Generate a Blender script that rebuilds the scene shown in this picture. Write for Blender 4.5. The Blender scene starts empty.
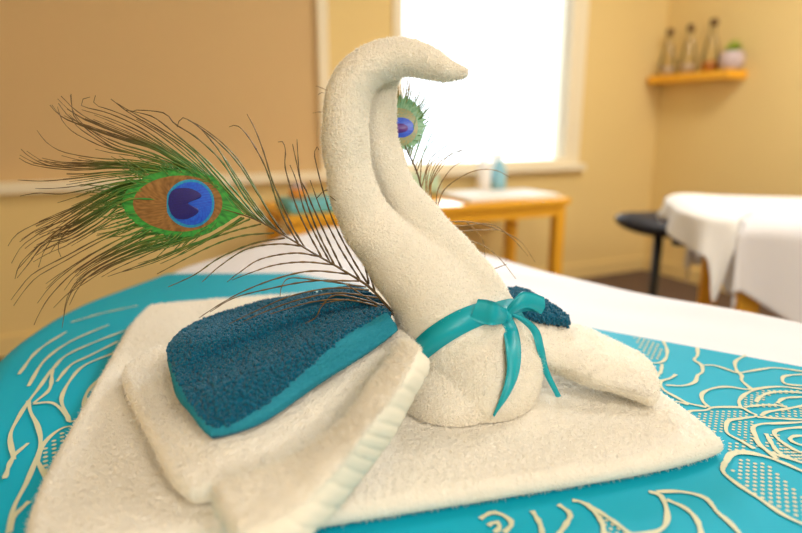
import bpy, bmesh, math, random
import numpy as np
from mathutils import Vector, Matrix, noise
from mathutils.bvhtree import BVHTree

rng = np.random.default_rng(7)
random.seed(7)
scene = bpy.context.scene
col = scene.collection

# ------------------------------------------------------------------ camera
F_PX, PITCH, CAMZ = 600.0, math.radians(13.5), 0.97
SP, CP = math.sin(PITCH), math.cos(PITCH)
cam_d = bpy.data.cameras.new('camera')
cam_d.sensor_width = 36.0
cam_d.lens = 36.0 * F_PX / 802.0
cam_d.clip_start = 0.02
cam = bpy.data.objects.new('camera', cam_d)
col.objects.link(cam)
cam.location = (0, 0, CAMZ)
cam.rotation_euler = (math.radians(90) - PITCH, 0, 0)
cam_d.dof.use_dof = True
cam_d.dof.focus_distance = 0.535
cam_d.dof.aperture_fstop = 3.0
scene.camera = cam

# ------------------------------------------------------------------ world (bright overcast daylight)
world = bpy.data.worlds.new('daylight')
scene.world = world
world.use_nodes = True
wb = world.node_tree.nodes['Background']
wb.inputs['Color'].default_value = (0.84, 0.93, 1.0, 1)
wb.inputs['Strength'].default_value = 1.7

# low soft sun outside the bright window
sun_d = bpy.data.lights.new('sun', 'SUN'); sun_d.energy = 1.9; sun_d.angle = math.radians(12); sun_d.color = (0.90, 0.95, 1.0)
sun = bpy.data.objects.new('sun', sun_d); col.objects.link(sun)
sun.rotation_euler = Vector((-0.13, -1.0, -0.29)).to_track_quat('-Z', 'Y').to_euler()

# ------------------------------------------------------------------ room frame and lights
BX = np.array([0.905, 0.425])        # along the back wall, to the right
BM = np.array([0.425, -0.905])       # from the back wall into the room
KX = np.array([1.65, 3.97])          # the corner of back and right wall
def room(l, d, z):                   # l metres left of the corner, d metres out from the back wall
    p = KX - BX * l + BM * d
    return np.array([p[0], p[1], z])
ROOM_L, ROOM_D, ROOM_H = 4.6, 5.4, 2.55

def area_light(name, loc, target, sx, sy, energy, color):
    d = bpy.data.lights.new(name, 'AREA')
    d.shape = 'RECTANGLE'; d.size = sx; d.size_y = sy
    d.energy = energy; d.color = color
    o = bpy.data.objects.new(name, d); col.objects.link(o)
    o.location = Vector(loc)
    o.rotation_euler = (Vector(target) - Vector(loc)).to_track_quat('-Z', 'Y').to_euler()
    return o
# warm ceiling lamps of the room, behind and beside the viewer
lp = room(2.55, 3.9, 2.50)
area_light('ceiling_lamp_light', lp, (lp[0], lp[1], 0), 1.1, 1.1, 15.0, (1.0, 0.94, 0.87))
lp2 = room(1.0, 1.9, 2.50)
area_light('ceiling_lamp_light', lp2, (lp2[0], lp2[1], 0), 0.9, 0.9, 27.0, (1.0, 0.94, 0.87))

fill_loc = room(3.3, 5.36, 1.75)
area_light('front_fill_light', fill_loc, (0.0, 0.5, 0.8), 1.5, 0.9, 46.0, (1.0, 0.94, 0.87))  # added fill from behind the viewer, brightens the camera-facing surfaces

scene.view_settings.view_transform = 'Standard'
scene.view_settings.look = 'None'
scene.view_settings.exposure = 0.52
scene.view_settings.gamma = 1.0
scene.view_settings.use_curve_mapping = False

# ------------------------------------------------------------------ pixel to place helpers
def ray(u, v):
    a = (u - 401.0) / F_PX; b = (266.5 - v) / F_PX
    return np.array([a, CP + b * SP, -SP + b * CP])
def PZ(u, v, z):
    r = ray(u, v); t = (z - CAMZ) / r[2]
    return np.array([r[0] * t, r[1] * t, z])
def PY(u, v, y):
    r = ray(u, v); t = y / r[1]
    return np.array([r[0] * t, y, CAMZ + r[2] * t])
def PIX(p):
    d0, d1, d2 = p[0], p[1], p[2] - CAMZ
    D = d1 * CP - d2 * SP; U = d1 * SP + d2 * CP
    return 401 + F_PX * d0 / D, 266.5 - F_PX * U / D

# ------------------------------------------------------------------ materials
def srgb(r, g, b):
    f = lambda c: c / 12.92 if c <= 0.04045 else ((c + 0.055) / 1.055) ** 2.4
    return (f(r / 255), f(g / 255), f(b / 255), 1)

def material(name, color, rough=0.6, var=0.06, scale=20.0, bump=0.0, bscale=200.0, sheen=0.0, metal=0.0,
             trans=0.0, emit=0.0, spec=0.3, attr=None, subsurf=0.0, bdist=0.001):
    m = bpy.data.materials.new(name)
    m.use_nodes = True
    nt = m.node_tree; N = nt.nodes; L = nt.links
    b = N['Principled BSDF']
    b.inputs['Roughness'].default_value = rough
    b.inputs['Metallic'].default_value = metal
    b.inputs['Specular IOR Level'].default_value = spec
    if sheen:
        b.inputs['Sheen Weight'].default_value = sheen
        b.inputs['Sheen Roughness'].default_value = 0.5
    if trans:
        b.inputs['Transmission Weight'].default_value = trans
    tc = N.new('ShaderNodeTexCoord')
    if attr:
        a = N.new('ShaderNodeAttribute'); a.attribute_name = attr
        L.new(a.outputs['Color'], b.inputs['Base Color'])
    else:
        nz = N.new('ShaderNodeTexNoise'); nz.inputs['Scale'].default_value = scale
        nz.inputs['Detail'].default_value = 4
        L.new(tc.outputs['Object'], nz.inputs['Vector'])
        mx = N.new('ShaderNodeMix'); mx.data_type = 'RGBA'
        c = np.array(color[:3])
        mx.inputs[6].default_value = (*(c * (1 - var)), 1)
        mx.inputs[7].default_value = (*np.clip(c * (1 + var), 0, 1), 1)
        L.new(nz.outputs['Fac'], mx.inputs[0])
        L.new(mx.outputs[2], b.inputs['Base Color'])
    if bump:
        nb = N.new('ShaderNodeTexNoise'); nb.inputs['Scale'].default_value = bscale
        nb.inputs['Detail'].default_value = 3
        L.new(tc.outputs['Object'], nb.inputs['Vector'])
        bp = N.new('ShaderNodeBump'); bp.inputs['Strength'].default_value = bump
        bp.inputs['Distance'].default_value = bdist
        L.new(nb.outputs['Fac'], bp.inputs['Height'])
        L.new(bp.outputs['Normal'], b.inputs['Normal'])
    return m

M = {}
M['wall'] = material('yellow_wall_paint', srgb(240, 214, 150), 0.75, 0.02, 3, 0.15, 120)
M['ceiling'] = material('white_ceiling_paint', srgb(240, 236, 226), 0.8, 0.01)
M['floor'] = material('brown_carpet', srgb(104, 84, 70), 0.95, 0.18, 60, 0.4, 400)
M['trim'] = material('cream_trim_paint', srgb(250, 240, 214), 0.45, 0.01)
M['blind'] = material('tan_blind_fabric', srgb(214, 172, 116), 0.85, 0.03, 8, 0.1, 500)
M['terry'] = material('white_terry', srgb(246, 240, 226), 0.95, 0.03, 60, 0.9, 700, sheen=0.15, spec=0.1, bdist=0.0018)
M['hem'] = material('white_hem_cotton', srgb(238, 231, 214), 0.85, 0.02, 40, 0.25, 900, spec=0.15)
M['teal'] = material('teal_terry', srgb(6, 92, 122), 0.9, 0.30, 420, sheen=0.2, spec=0.1)
M['teal_band'] = material('teal_woven_band', srgb(34, 136, 160), 0.7, 0.10, 500, 0.5, 900, spec=0.25)
M['ribbon'] = material('turquoise_satin', srgb(0, 162, 178), 0.38, 0.03, 30, 0.08, 900, spec=0.5)
M['runner'] = material('turquoise_runner_cloth', srgb(0, 166, 196), 0.6, 0.05, 14, 0.12, 1200, spec=0.2)
M['gold'] = material('pale_gold_print', srgb(206, 208, 176), 0.5, 0.06, 80, spec=0.4)
M['sheet'] = material('white_bed_sheet', srgb(230, 230, 236), 0.8, 0.015, 6, 0.15, 900, spec=0.15)
M['sheet2'] = material('white_table_drape', srgb(234, 234, 238), 0.8, 0.02, 6, spec=0.15)
M['vinyl'] = material('cream_vinyl', srgb(215, 205, 190), 0.5, 0.03)
M['wood'] = material('orange_pine', srgb(255, 184, 52), 0.45, 0.10, 9, spec=0.4)
M['dark'] = material('charcoal_vinyl', srgb(52, 54, 62), 0.5, 0.08)
M['metal'] = material('dark_grey_metal', srgb(70, 72, 78), 0.35, 0.04, metal=0.6)
M['barb'] = material('feather_barb', None, 0.5, attr='tint', spec=0.5)
M['eye'] = material('feather_eye', None, 0.35, attr='tint', spec=0.6, bump=0.0)
M['quill'] = material('feather_quill', srgb(96, 76, 46), 0.45, 0.2, 200)
M['white_plastic'] = material('white_plastic', srgb(246, 246, 246), 0.4, 0.01)
M['blue_plastic'] = material('pale_blue_plastic', srgb(150, 205, 225), 0.35, 0.03)
M['green_cloth'] = material('pale_green_cloth', srgb(190, 214, 186), 0.85, 0.05)
M['paper'] = material('white_cloth', srgb(250, 250, 248), 0.85, 0.01)
M['aqua_cloth'] = material('aqua_cloth', srgb(120, 196, 206), 0.8, 0.04)
M['amber'] = material('amber_liquid', srgb(232, 150, 60), 0.25, 0.05, spec=0.5)
M['pale_liquid'] = material('pale_pink_salts', srgb(240, 216, 190), 0.8, 0.06)
M['clay'] = material('pale_lilac_ceramic', srgb(208, 190, 192), 0.5, 0.03)
M['leaf'] = material('lime_leaf', srgb(170, 200, 70), 0.6, 0.15, 60)
M['brown'] = material('brown_stopper', srgb(120, 92, 58), 0.6, 0.1)
M['lampshade'] = material('opal_lamp', srgb(250, 245, 235), 0.4, 0.0)
def glass(name, color, rough=0.05):
    m = bpy.data.materials.new(name); m.use_nodes = True
    nt = m.node_tree; N = nt.nodes; L = nt.links
    out = N['Material Output']
    tr = N.new('ShaderNodeBsdfTransparent'); tr.inputs['Color'].default_value = color
    gl = N.new('ShaderNodeBsdfGlossy'); gl.inputs['Roughness'].default_value = rough
    fr = N.new('ShaderNodeFresnel'); fr.inputs['IOR'].default_value = 1.35
    mx = N.new('ShaderNodeMixShader')
    L.new(fr.outputs['Fac'], mx.inputs['Fac']); L.new(tr.outputs[0], mx.inputs[1]); L.new(gl.outputs[0], mx.inputs[2])
    L.new(mx.outputs[0], out.inputs['Surface'])
    return m
M['pane'] = glass('window_glass', (0.97, 0.98, 0.98, 1))
M['bottle'] = glass('bottle_glass', (0.97, 0.97, 0.93, 1))

def thin(name, color, tcolor, f):
    """thin fibre or cloth that lets light through"""
    m = bpy.data.materials.new(name); m.use_nodes = True
    nt = m.node_tree; N = nt.nodes; L = nt.links
    d = N.new('ShaderNodeBsdfDiffuse'); d.inputs['Color'].default_value = color
    t = N.new('ShaderNodeBsdfTranslucent'); t.inputs['Color'].default_value = tcolor
    nz = N.new('ShaderNodeTexNoise'); nz.inputs['Scale'].default_value = 60
    cr = N.new('ShaderNodeMix'); cr.data_type = 'RGBA'
    cr.inputs[6].default_value = color; cr.inputs[7].default_value = tuple(c * 0.96 for c in color[:3]) + (1,)
    L.new(nz.outputs['Fac'], cr.inputs[0]); L.new(cr.outputs[2], d.inputs['Color'])
    mx = N.new('ShaderNodeMixShader'); mx.inputs['Fac'].default_value = f
    L.new(d.outputs[0], mx.inputs[1]); L.new(t.outputs[0], mx.inputs[2])
    L.new(mx.outputs[0], N['Material Output'].inputs['Surface'])
    return m
M['fibre'] = thin('white_cotton_fibre', srgb(252, 248, 238), srgb(252, 248, 238), 0.5)
M['blind'] = thin('tan_blind_fabric', srgb(228, 198, 150), srgb(230, 200, 150), 0.10)

# ------------------------------------------------------------------ mesh helpers
def tag(o, label, cat, group=None, kind=None):
    o['label'] = label; o['category'] = cat
    if group: o['group'] = group
    if kind: o['kind'] = kind
    return o
def thing(name, label, cat, loc=(0, 0, 0), group=None):
    o = bpy.data.objects.new(name, None)
    o.empty_display_size = 0.05
    col.objects.link(o); o.location = Vector(loc)
    return tag(o, label, cat, group)
def link(name, me, mats, parent=None):
    o = bpy.data.objects.new(name, me); col.objects.link(o)
    for m in (mats if isinstance(mats, (list, tuple)) else [mats]): me.materials.append(m)
    if parent is not None:
        o.parent = parent
        o.matrix_parent_inverse = Matrix.Translation(-parent.location)
    return o
def np_mesh(name, V, faces, mats, parent=None, smooth=True, mat_idx=None, colors=None):
    """faces: list of int arrays, each (n, k) with k = 3 or 4"""
    V = np.asarray(V, dtype=np.float32)
    faces = [np.asarray(f, dtype=np.int32) for f in faces if len(f)]
    loops = np.concatenate([f.ravel() for f in faces])
    sizes = np.concatenate([np.full(len(f), f.shape[1], np.int32) for f in faces])
    me = bpy.data.meshes.new(name)
    me.vertices.add(len(V)); me.vertices.foreach_set('co', V.ravel())
    me.loops.add(len(loops)); me.loops.foreach_set('vertex_index', loops)
    me.polygons.add(len(sizes))
    starts = np.concatenate([[0], np.cumsum(sizes)[:-1]]).astype(np.int32)
    me.polygons.foreach_set('loop_start', starts)
    me.polygons.foreach_set('loop_total', sizes)
    me.polygons.foreach_set('use_smooth', np.full(len(sizes), smooth, bool))
    if mat_idx is not None: me.polygons.foreach_set('material_index', np.asarray(mat_idx, np.int32))
    me.update(calc_edges=True); me.validate()
    if colors is not None:
        at = me.attributes.new('tint', 'FLOAT_COLOR', 'POINT')
        at.data.foreach_set('color', np.asarray(colors, np.float32).ravel())
    return link(name, me, mats, parent)
def bm_obj(name, bm, mats, parent=None, smooth=False, bevel=0.0):
    if bevel:
        bmesh.ops.bevel(bm, geom=list(bm.edges), offset=bevel, segments=2, affect='EDGES', profile=0.6)
    bmesh.ops.recalc_face_normals(bm, faces=bm.faces)
    me = bpy.data.meshes.new(name); bm.to_mesh(me); bm.free()
    if smooth:
        for p in me.polygons: p.use_smooth = True
    return link(name, me, mats, parent)
def box_bm(bm, P):
    """P: eight corners, bottom four then top four"""
    v = [bm.verts.new(Vector(p)) for p in P]
    for f in ((0, 3, 2, 1), (4, 5, 6, 7), (0, 1, 5, 4), (1, 2, 6, 5), (2, 3, 7, 6), (3, 0, 4, 7)):
        bm.faces.new([v[i] for i in f])
def rbox(bm, l0, l1, d0, d1, z0, z1):          # box in room coordinates
    box_bm(bm, [room(l0, d0, z0), room(l1, d0, z0), room(l1, d1, z0), room(l0, d1, z0),
                room(l0, d0, z1), room(l1, d0, z1), room(l1, d1, z1), room(l0, d1, z1)])
def fbox(bm, o, ax, ay, x0, x1, y0, y1, z0, z1):  # box in a frame with origin o and axes ax, ay
    q = lambda x, y, z: (o[0] + ax[0] * x + ay[0] * y, o[1] + ax[1] * x + ay[1] * y, z)
    box_bm(bm, [q(x0, y0, z0), q(x1, y0, z0), q(x1, y1, z0), q(x0, y1, z0),
                q(x0, y0, z1), q(x1, y0, z1), q(x1, y1, z1), q(x0, y1, z1)])
def lathe(bm, c, prof, n=28):
    rings = []
    for r, z in prof:
        rings.append([bm.verts.new((c[0] + r * math.cos(2 * math.pi * k / n), c[1] + r * math.sin(2 * math.pi * k / n), c[2] + z)) for k in range(n)])
    for a, b in zip(rings, rings[1:]):
        for k in range(n):
            bm.faces.new((a[k], a[(k + 1) % n], b[(k + 1) % n], b[k]))
    bm.faces.new(list(reversed(rings[0]))); bm.faces.new(rings[-1])
def crom(P, t):
    """Catmull-Rom through P (n, ...) at parameters t in 0..1"""
    P = np.asarray(P, float); n = len(P)
    if n == 2:
        t = np.asarray(t).reshape((-1,) + (1,) * (P.ndim - 1)); return P[0] * (1 - t) + P[1] * t
    E = np.concatenate([[2 * P[0] - P[1]], P, [2 * P[-1] - P[-2]]])
    x = np.clip(np.asarray(t) * (n - 1), 0, n - 1 - 1e-9); i = x.astype(int)
    f = (x - i).reshape((-1,) + (1,) * (P.ndim - 1))
    a, b, c, d = E[i], E[i + 1], E[i + 2], E[i + 3]
    return 0.5 * ((2 * b) + (c - a) * f + (2 * a - 5 * b + 4 * c - d) * f ** 2 + (3 * b - a - 3 * c + d) * f ** 3)
def resample(P, n):
    """even arc-length resampling of a spline through P"""
    Q = crom(P, np.linspace(0, 1, 12 * len(P)))
    s = np.concatenate([[0], np.cumsum(np.linalg.norm(np.diff(Q, axis=0), axis=1))])
    t = np.linspace(0, s[-1], n)
    return np.stack([np.interp(t, s, Q[:, k]) for k in range(Q.shape[1])], 1)
def grid_faces(m, n, off=0, flip=False):
    i = np.arange(m - 1)[:, None]; j = np.arange(n - 1)[None, :]
    a = (i * n + j).ravel() + off
    q = np.stack([a, a + n, a + n + 1, a + 1], 1)
    return q[:, ::-1] if flip else q
def tube_np(path, radius, k=3, closed_end=True):
    """tube of k sides along path (n,3); returns V, quads"""
    path = np.asarray(path, float); n = len(path)
    T = np.gradient(path, axis=0); T /= np.linalg.norm(T, axis=1)[:, None] + 1e-12
    ref = np.array([0.13, -1.0, 0.21]); ref /= np.linalg.norm(ref)
    A = np.cross(T, ref); A /= np.linalg.norm(A, axis=1)[:, None] + 1e-9
    B = np.cross(T, A)
    r = np.broadcast_to(np.asarray(radius, float), (n,))
    V = np.zeros((n, k, 3))
    for j in range(k):
        th = 2 * math.pi * j / k
        V[:, j] = path + (A * math.cos(th) + B * math.sin(th)) * r[:, None]
    i = np.arange(n - 1)[:, None]; j = np.arange(k)[None, :]
    a = i * k + j; b = i * k + (j + 1) % k
    q = np.stack([a, b, b + k, a + k], 2).reshape(-1, 4)
    return V.reshape(-1, 3), q
def face_normals(V, F):
    a = V[F[:, 2]] - V[F[:, 0]]; b = V[F[:, 3 if F.shape[1] == 4 else 1]] - V[F[:, 1 if F.shape[1] == 4 else 0]]
    n = np.cross(a, b)
    return n
def vert_normals(V, F):
    n = face_normals(V, F); N = np.zeros_like(V)
    for k in range(F.shape[1]): np.add.at(N, F[:, k], n)
    return N / (np.linalg.norm(N, axis=1)[:, None] + 1e-12)
def fuzz(V, F, count, length, width, tilt=0.7, mask=None, curl=0.5):
    """short fibres standing on a quad mesh: V2, tris (two triangles each)"""
    n = face_normals(V, F); area = 0.5 * np.linalg.norm(n, axis=1)
    p = area.copy()
    if mask is not None: p = p * mask
    p /= p.sum()
    f = rng.choice(len(F), count, p=p)
    a, b = rng.random((count, 1)), rng.random((count, 1))
    Q = V[F[f]]
    root = (Q[:, 0] * (1 - a) + Q[:, 1] * a) * (1 - b) + (Q[:, 3] * (1 - a) + Q[:, 2] * a) * b
    nn = n[f] / (np.linalg.norm(n[f], axis=1)[:, None] + 1e-12)
    d = nn + rng.normal(0, tilt, (count, 3)) * 0.6
    d /= np.linalg.norm(d, axis=1)[:, None]
    s = np.cross(d, rng.normal(0, 1, (count, 3))); s /= np.linalg.norm(s, axis=1)[:, None]
    L = length * (0.5 + rng.random((count, 1)))
    w = width * (0.7 + 0.6 * rng.random((count, 1)))
    bend = rng.normal(0, curl, (count, 3)) * L * 0.5
    v0 = root - s * w - nn * 0.0005; v1 = root + s * w - nn * 0.0005
    v2 = root + d * L * 0.55 - s * w * 0.7 + bend * 0.2; v3 = root + d * L * 0.55 + s * w * 0.7 + bend * 0.2
    v4 = root + d * L + bend
    VV = np.stack([v0, v1, v3, v2, v4], 1).reshape(-1, 3)
    o = np.arange(count)[:, None] * 5
    quads = o + np.array([[0, 1, 2, 3]]); tris = o + np.array([[3, 2, 4]])
    return VV, quads, tris, f
def beads(V, F, count, r, mask=None):
    """loop pile: small squashed double pyramids half sunk in the surface"""
    n = face_normals(V, F); p = np.linalg.norm(n, axis=1)
    if mask is not None: p = p * mask
    f = rng.choice(len(F), count, p=p / p.sum())
    a, b = rng.random((count, 1)), rng.random((count, 1))
    Q = V[F[f]]
    c = (Q[:, 0] * (1 - a) + Q[:, 1] * a) * (1 - b) + (Q[:, 3] * (1 - a) + Q[:, 2] * a) * b
    nn = n[f] / (np.linalg.norm(n[f], axis=1)[:, None] + 1e-12)
    nn = nn + rng.normal(0, 0.25, (count, 3)); nn /= np.linalg.norm(nn, axis=1)[:, None]
    s = np.cross(nn, rng.normal(0, 1, (count, 3))); s /= np.linalg.norm(s, axis=1)[:, None]
    t = np.cross(nn, s)
    R = r * (0.7 + 0.7 * rng.random((count, 1)))
    rows = []
    for h, w in ((-0.4, 0.6), (0.45, 0.95), (1.15, 0.6)):
        for k in range(5):
            th = 2 * math.pi * k / 5 + h
            rows.append(c + nn * R * h + (s * math.cos(th) + t * math.sin(th)) * R * w)
    rows.append(c + nn * R * 1.35)
    VV = np.stack(rows, 1).reshape(-1, 3)
    o = np.arange(count)[:, None] * 16
    q = [[i * 5 + k, i * 5 + (k + 1) % 5, i * 5 + 5 + (k + 1) % 5, i * 5 + 5 + k] for i in range(2) for k in range(5)]
    tr = [[10 + k, 10 + (k + 1) % 5, 15] for k in range(5)]
    quads = (o[:, None, :] + np.array(q)[None]).reshape(-1, 4); tris = (o[:, None, :] + np.array(tr)[None]).reshape(-1, 3)
    return VV, quads, tris
def smooth_noise(P, scale, seed=0.0):
    """cheap vectorised noise: sums of rotated sines with random phases, range about -1..1"""
    r = np.random.default_rng(int(seed * 1000) + 11)
    out = np.zeros(len(P))
    for k in range(7):
        d = r.normal(0, 1, 3); d /= np.linalg.norm(d)
        out += np.sin(P @ d * scale * (0.6 + r.random() * 1.2) + r.random() * 6.28)
    return out / 3.2
def slab(G, thick, res, round_=0.10, corner=0.12, edge_r=None, folds=0.0, seed=1, amp=0.0005, base=None, lumps=0.001):
    """a soft closed cloth slab whose top follows the control grid G (rows, cols, 3)"""
    G = np.asarray(G, float)
    mid = G[:, G.shape[1] // 2]; Lu = np.linalg.norm(np.diff(G[:, G.shape[1] // 2], axis=0), axis=1).sum()
    Lv = np.linalg.norm(np.diff(G[G.shape[0] // 2], axis=0), axis=1).sum()
    er = edge_r or thick * 0.6
    def params(L):
        e = er * (1 - np.cos(np.linspace(0, math.pi / 2, 7))) / L
        k = max(4, int((L - 2 * er) / res))
        return np.concatenate([e[:-1], np.linspace(er / L, 1 - er / L, k), (1 - e[:-1])[::-1]])
    U, W = params(Lu), params(Lv)
    m, n = len(U), len(W)
    uu, ww = np.meshgrid(U * 2 - 1, W * 2 - 1, indexing='ij')
    u2 = uu * np.sqrt(1 - corner * ww ** 6); w2 = ww * np.sqrt(1 - corner * uu ** 6)
    A = crom(G, (u2[:, :].ravel() + 1) / 2)                     # (m*n, cols, 3)
    # interpolate along columns for every point
    nc = G.shape[1]
    E = np.concatenate([2 * A[:, :1] - A[:, 1:2], A, 2 * A[:, -1:] - A[:, -2:-1]], 1)
    x = np.clip((w2.ravel() + 1) / 2 * (nc - 1), 0, nc - 1 - 1e-9); i = x.astype(int); f = (x - i)[:, None]
    ar = np.arange(len(x)); a, b, c, d = E[ar, i], E[ar, i + 1], E[ar, i + 2], E[ar, i + 3]
    S = 0.5 * ((2 * b) + (c - a) * f + (2 * a - 5 * b + 4 * c - d) * f ** 2 + (3 * b - a - 3 * c + d) * f ** 3)
    S = S.reshape(m, n, 3)
    Nn = np.cross(np.gradient(S, axis=0), np.gradient(S, axis=1)); Nn /= np.linalg.norm(Nn, axis=2)[..., None] + 1e-12
    if Nn[m // 2, n // 2, 2] < 0: Nn = -Nn; flip = True
    else: flip = False
    du = (1 - np.abs(uu)) / 2 * Lu; dw = (1 - np.abs(ww)) / 2 * Lv
    e = np.clip(np.minimum(du, dw) / er, 0, 1)
    prof = np.sqrt(np.clip(1 - (1 - e) ** 2, 0, 1))
    lump = (smooth_noise(S.reshape(-1, 3), 90, seed).reshape(m, n) * lumps + smooth_noise(S.reshape(-1, 3), 38, seed + 1).reshape(m, n) * lumps * 1.6)
    top = S - Nn * (thick / 2) + Nn * ((thick / 2) * prof + lump * prof)[..., None]
    bot = S - Nn * (thick / 2) - Nn * ((thick / 2) * prof)[..., None]
    nz = rng.normal(0, amp, (m, n)) * (0.3 + 0.7 * prof)
    top = top + Nn * nz[..., None] + rng.normal(0, amp * 0.4, top.shape)
    V = np.concatenate([top.reshape(-1, 3), bot.reshape(-1, 3)])
    # share the rim
    idx = np.arange(m * n).reshape(m, n)
    remap = np.arange(2 * m * n)
    rim = np.zeros((m, n), bool); rim[0] = rim[-1] = True; rim[:, 0] = rim[:, -1] = True
    remap[m * n + idx[rim]] = idx[rim]
    F = np.concatenate([grid_faces(m, n, 0, flip), grid_faces(m, n, m * n, not flip)])
    F = remap[F]
    if base is not None: V[:, 2] = np.maximum(V[:, 2], base)
    topmask = np.zeros(len(F)); topmask[:(m - 1) * (n - 1)] = 1
    return V, F, topmask, (uu, ww)

def terry(name, V, F, parent, count, length=0.0028, width=0.00032, mask=None, mat=None):
    """a towelling surface: the cloth and its standing pile, shaded with the lie of the cloth"""
    V2, q2, t2, f = fuzz(V, F, int(count * 0.75), length * 0.75, width, mask=mask, tilt=0.9)
    o = len(V)
    idx = np.concatenate([np.zeros(len(F), np.int32), np.ones(len(q2) + len(t2), np.int32)])
    return np_mesh(name, np.concatenate([V, V2]), [F, q2 + o, t2 + o], [mat or M['terry'], M['fibre']], parent, mat_idx=idx)

# ================================================================== THE SETTING
def structure(o):
    o['kind'] = 'structure'; return o
bm = bmesh.new(); rbox(bm, -0.1, ROOM_L + 0.1, -0.2, ROOM_D + 0.1, -0.06, 0.0); structure(bm_obj('floor', bm, M['floor']))
bm = bmesh.new(); rbox(bm, -0.1, ROOM_L + 0.1, -0.2, ROOM_D + 0.1, ROOM_H, ROOM_H + 0.06); structure(bm_obj('ceiling', bm, M['ceiling']))
# window openings, in metres left of the corner
def l_of(u):                     # where the sight line at column u meets the back wall at sill height
    r = ray(u, 165); A = np.array([[r[0], BX[0]], [r[1], BX[1]]])
    t, l = np.linalg.solve(A, KX)
    return l
SILL, HEAD = 0.725, 2.05
w2l, w2r = l_of(393), l_of(577)
w1r = l_of(331)
w1l = w1r + 1.75
bm = bmesh.new()
T = -0.16                        # wall thickness, outwards
for a, b, z0, z1 in ((-0.1, w2r, 0, ROOM_H), (w2r, w2l, 0, SILL), (w2r, w2l, HEAD, ROOM_H), (w2l, w1r, 0, ROOM_H),
                     (w1r, w1l, 0, SILL), (w1r, w1l, HEAD, ROOM_H), (w1l, ROOM_L, 0, ROOM_H)):
    rbox(bm, a, b, T, 0, z0, z1)
structure(bm_obj('wall_back', bm, M['wall']))
bm = bmesh.new(); rbox(bm, -0.1, 0, 0, ROOM_D, 0, ROOM_H); structure(bm_obj('wall_right', bm, M['wall']))
bm = bmesh.new(); rbox(bm, ROOM_L, ROOM_L + 0.1, 0, ROOM_D, 0, ROOM_H); structure(bm_obj('wall_left', bm, M['wall']))
bm = bmesh.new(); rbox(bm, 0, ROOM_L, ROOM_D, ROOM_D + 0.1, 0, ROOM_H); structure(bm_obj('wall_front', bm, M['wall']))

def window(name, l0, l1, sill_h):
    root = bpy.data.objects.new(name, None); col.objects.link(root); root.location = Vector(room((l0 + l1) / 2, 0, SILL))
    root['kind'] = 'structure'
    fw = 0.05; fr = 0.05 if sill_h < 0.02 else 0.11
    bm = bmesh.new()
    for a, b, z0, z1 in ((l0, l0 + fr, SILL, HEAD), (l1 - fw, l1, SILL, HEAD), (l0 + fr, l1 - fw, SILL, SILL + sill_h), (l0 + fr, l1 - fw, HEAD - fw, HEAD)):
        rbox(bm, a, b, -0.10, 0.012, z0, z1)
    bm_obj('window_frame', bm, M['trim'], root)
    bm = bmesh.new(); rbox(bm, l0 - 0.03, l1 + 0.03, 0.0, 0.05, SILL - 0.035, SILL + 0.002); bm_obj('window_sill', bm, M['trim'], root, bevel=0.004)
    return root
wn1 = window('window_1', w1r, w1l, 0.008)
bm = bmesh.new(); rbox(bm, w1r + 0.03, w1l - 0.03, -0.025, -0.021, SILL + 0.002, HEAD - 0.02); bm_obj('roller_blind', bm, M['blind'], wn1)
wn2 = window('window_2', w2r, w2l, 0.035)
bm = bmesh.new(); rbox(bm, w2r + 0.10, w2l - 0.045, -0.062, -0.058, SILL + 0.03, HEAD - 0.05); bm_obj('glass_pane', bm, M['pane'], wn2)
pd = bpy.data.lights.new('window_portal', 'AREA'); pd.shape = 'RECTANGLE'
pd.size = (w2l - w2r); pd.size_y = HEAD - SILL; pd.cycles.is_portal = True
po = bpy.data.objects.new('window_portal', pd); col.objects.link(po)
pc = room((w2l + w2r) / 2, -0.11, (SILL + HEAD) / 2); po.location = Vector(pc)
po.rotation_euler = Vector((BM[0], BM[1], 0)).to_track_quat('-Z', 'Y').to_euler()
for nm, a, b, dd0, dd1 in (('baseboard_back', 0, ROOM_L, 0, 0.015),):
    bm = bmesh.new(); rbox(bm, a, b, dd0, dd1, 0, 0.09); structure(bm_obj(nm, bm, M['wall']))
bm = bmesh.new(); rbox(bm, 0, 0.015, 0.015, ROOM_D, 0, 0.09); structure(bm_obj('baseboard_right', bm, M['wall']))

# ================================================================== BED, SHEET, RUNNER
BED_Z = 0.70
OUT = np.array([(-0.18, 0.10), (-0.31, 0.30), (-0.40, 0.475), (-0.475, 0.640), (-0.498, 0.757), (-0.498, 0.860), (-0.478, 0.945),
                (-0.448, 1.05), (-0.43, 1.145), (-0.35, 1.31), (-0.262, 1.50), (-0.18, 1.60), (-0.06, 1.57), (0.08, 1.41),
                (0.244, 1.192), (0.413, 0.955), (0.564, 0.80), (0.80, 0.56), (0.98, 0.30), (0.98, 0.10), (0.86, -0.12), (0.70, -0.30), (0.52, -0.40), (0.28, -0.32), (0.03, -0.06)])
def closed_resample(P, n):
    Q = crom(np.concatenate([P[-2:], P, P[:3]]), np.linspace(2 / (len(P) + 4), (len(P) + 2) / (len(P) + 4), 900))
    s = np.concatenate([[0], np.cumsum(np.linalg.norm(np.diff(Q, axis=0), axis=1))])
    t = np.linspace(0, s[-1], n, endpoint=False)
    return np.stack([np.interp(t, s, Q[:, k]) for k in range(2)], 1)
OUTP = closed_resample(OUT, 360)
CEN = np.array([0.14, 0.62])
RE = 0.040
def edge_dist(P):
    d = np.full(len(P), 9.0)
    for a, b in zip(OUTP, np.roll(OUTP, -1, 0)):
        ab = b - a; t = np.clip(((P - a) @ ab) / (ab @ ab), 0, 1)
        d = np.minimum(d, np.hypot(*(P - a - t[:, None] * ab).T))
    return d
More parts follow.
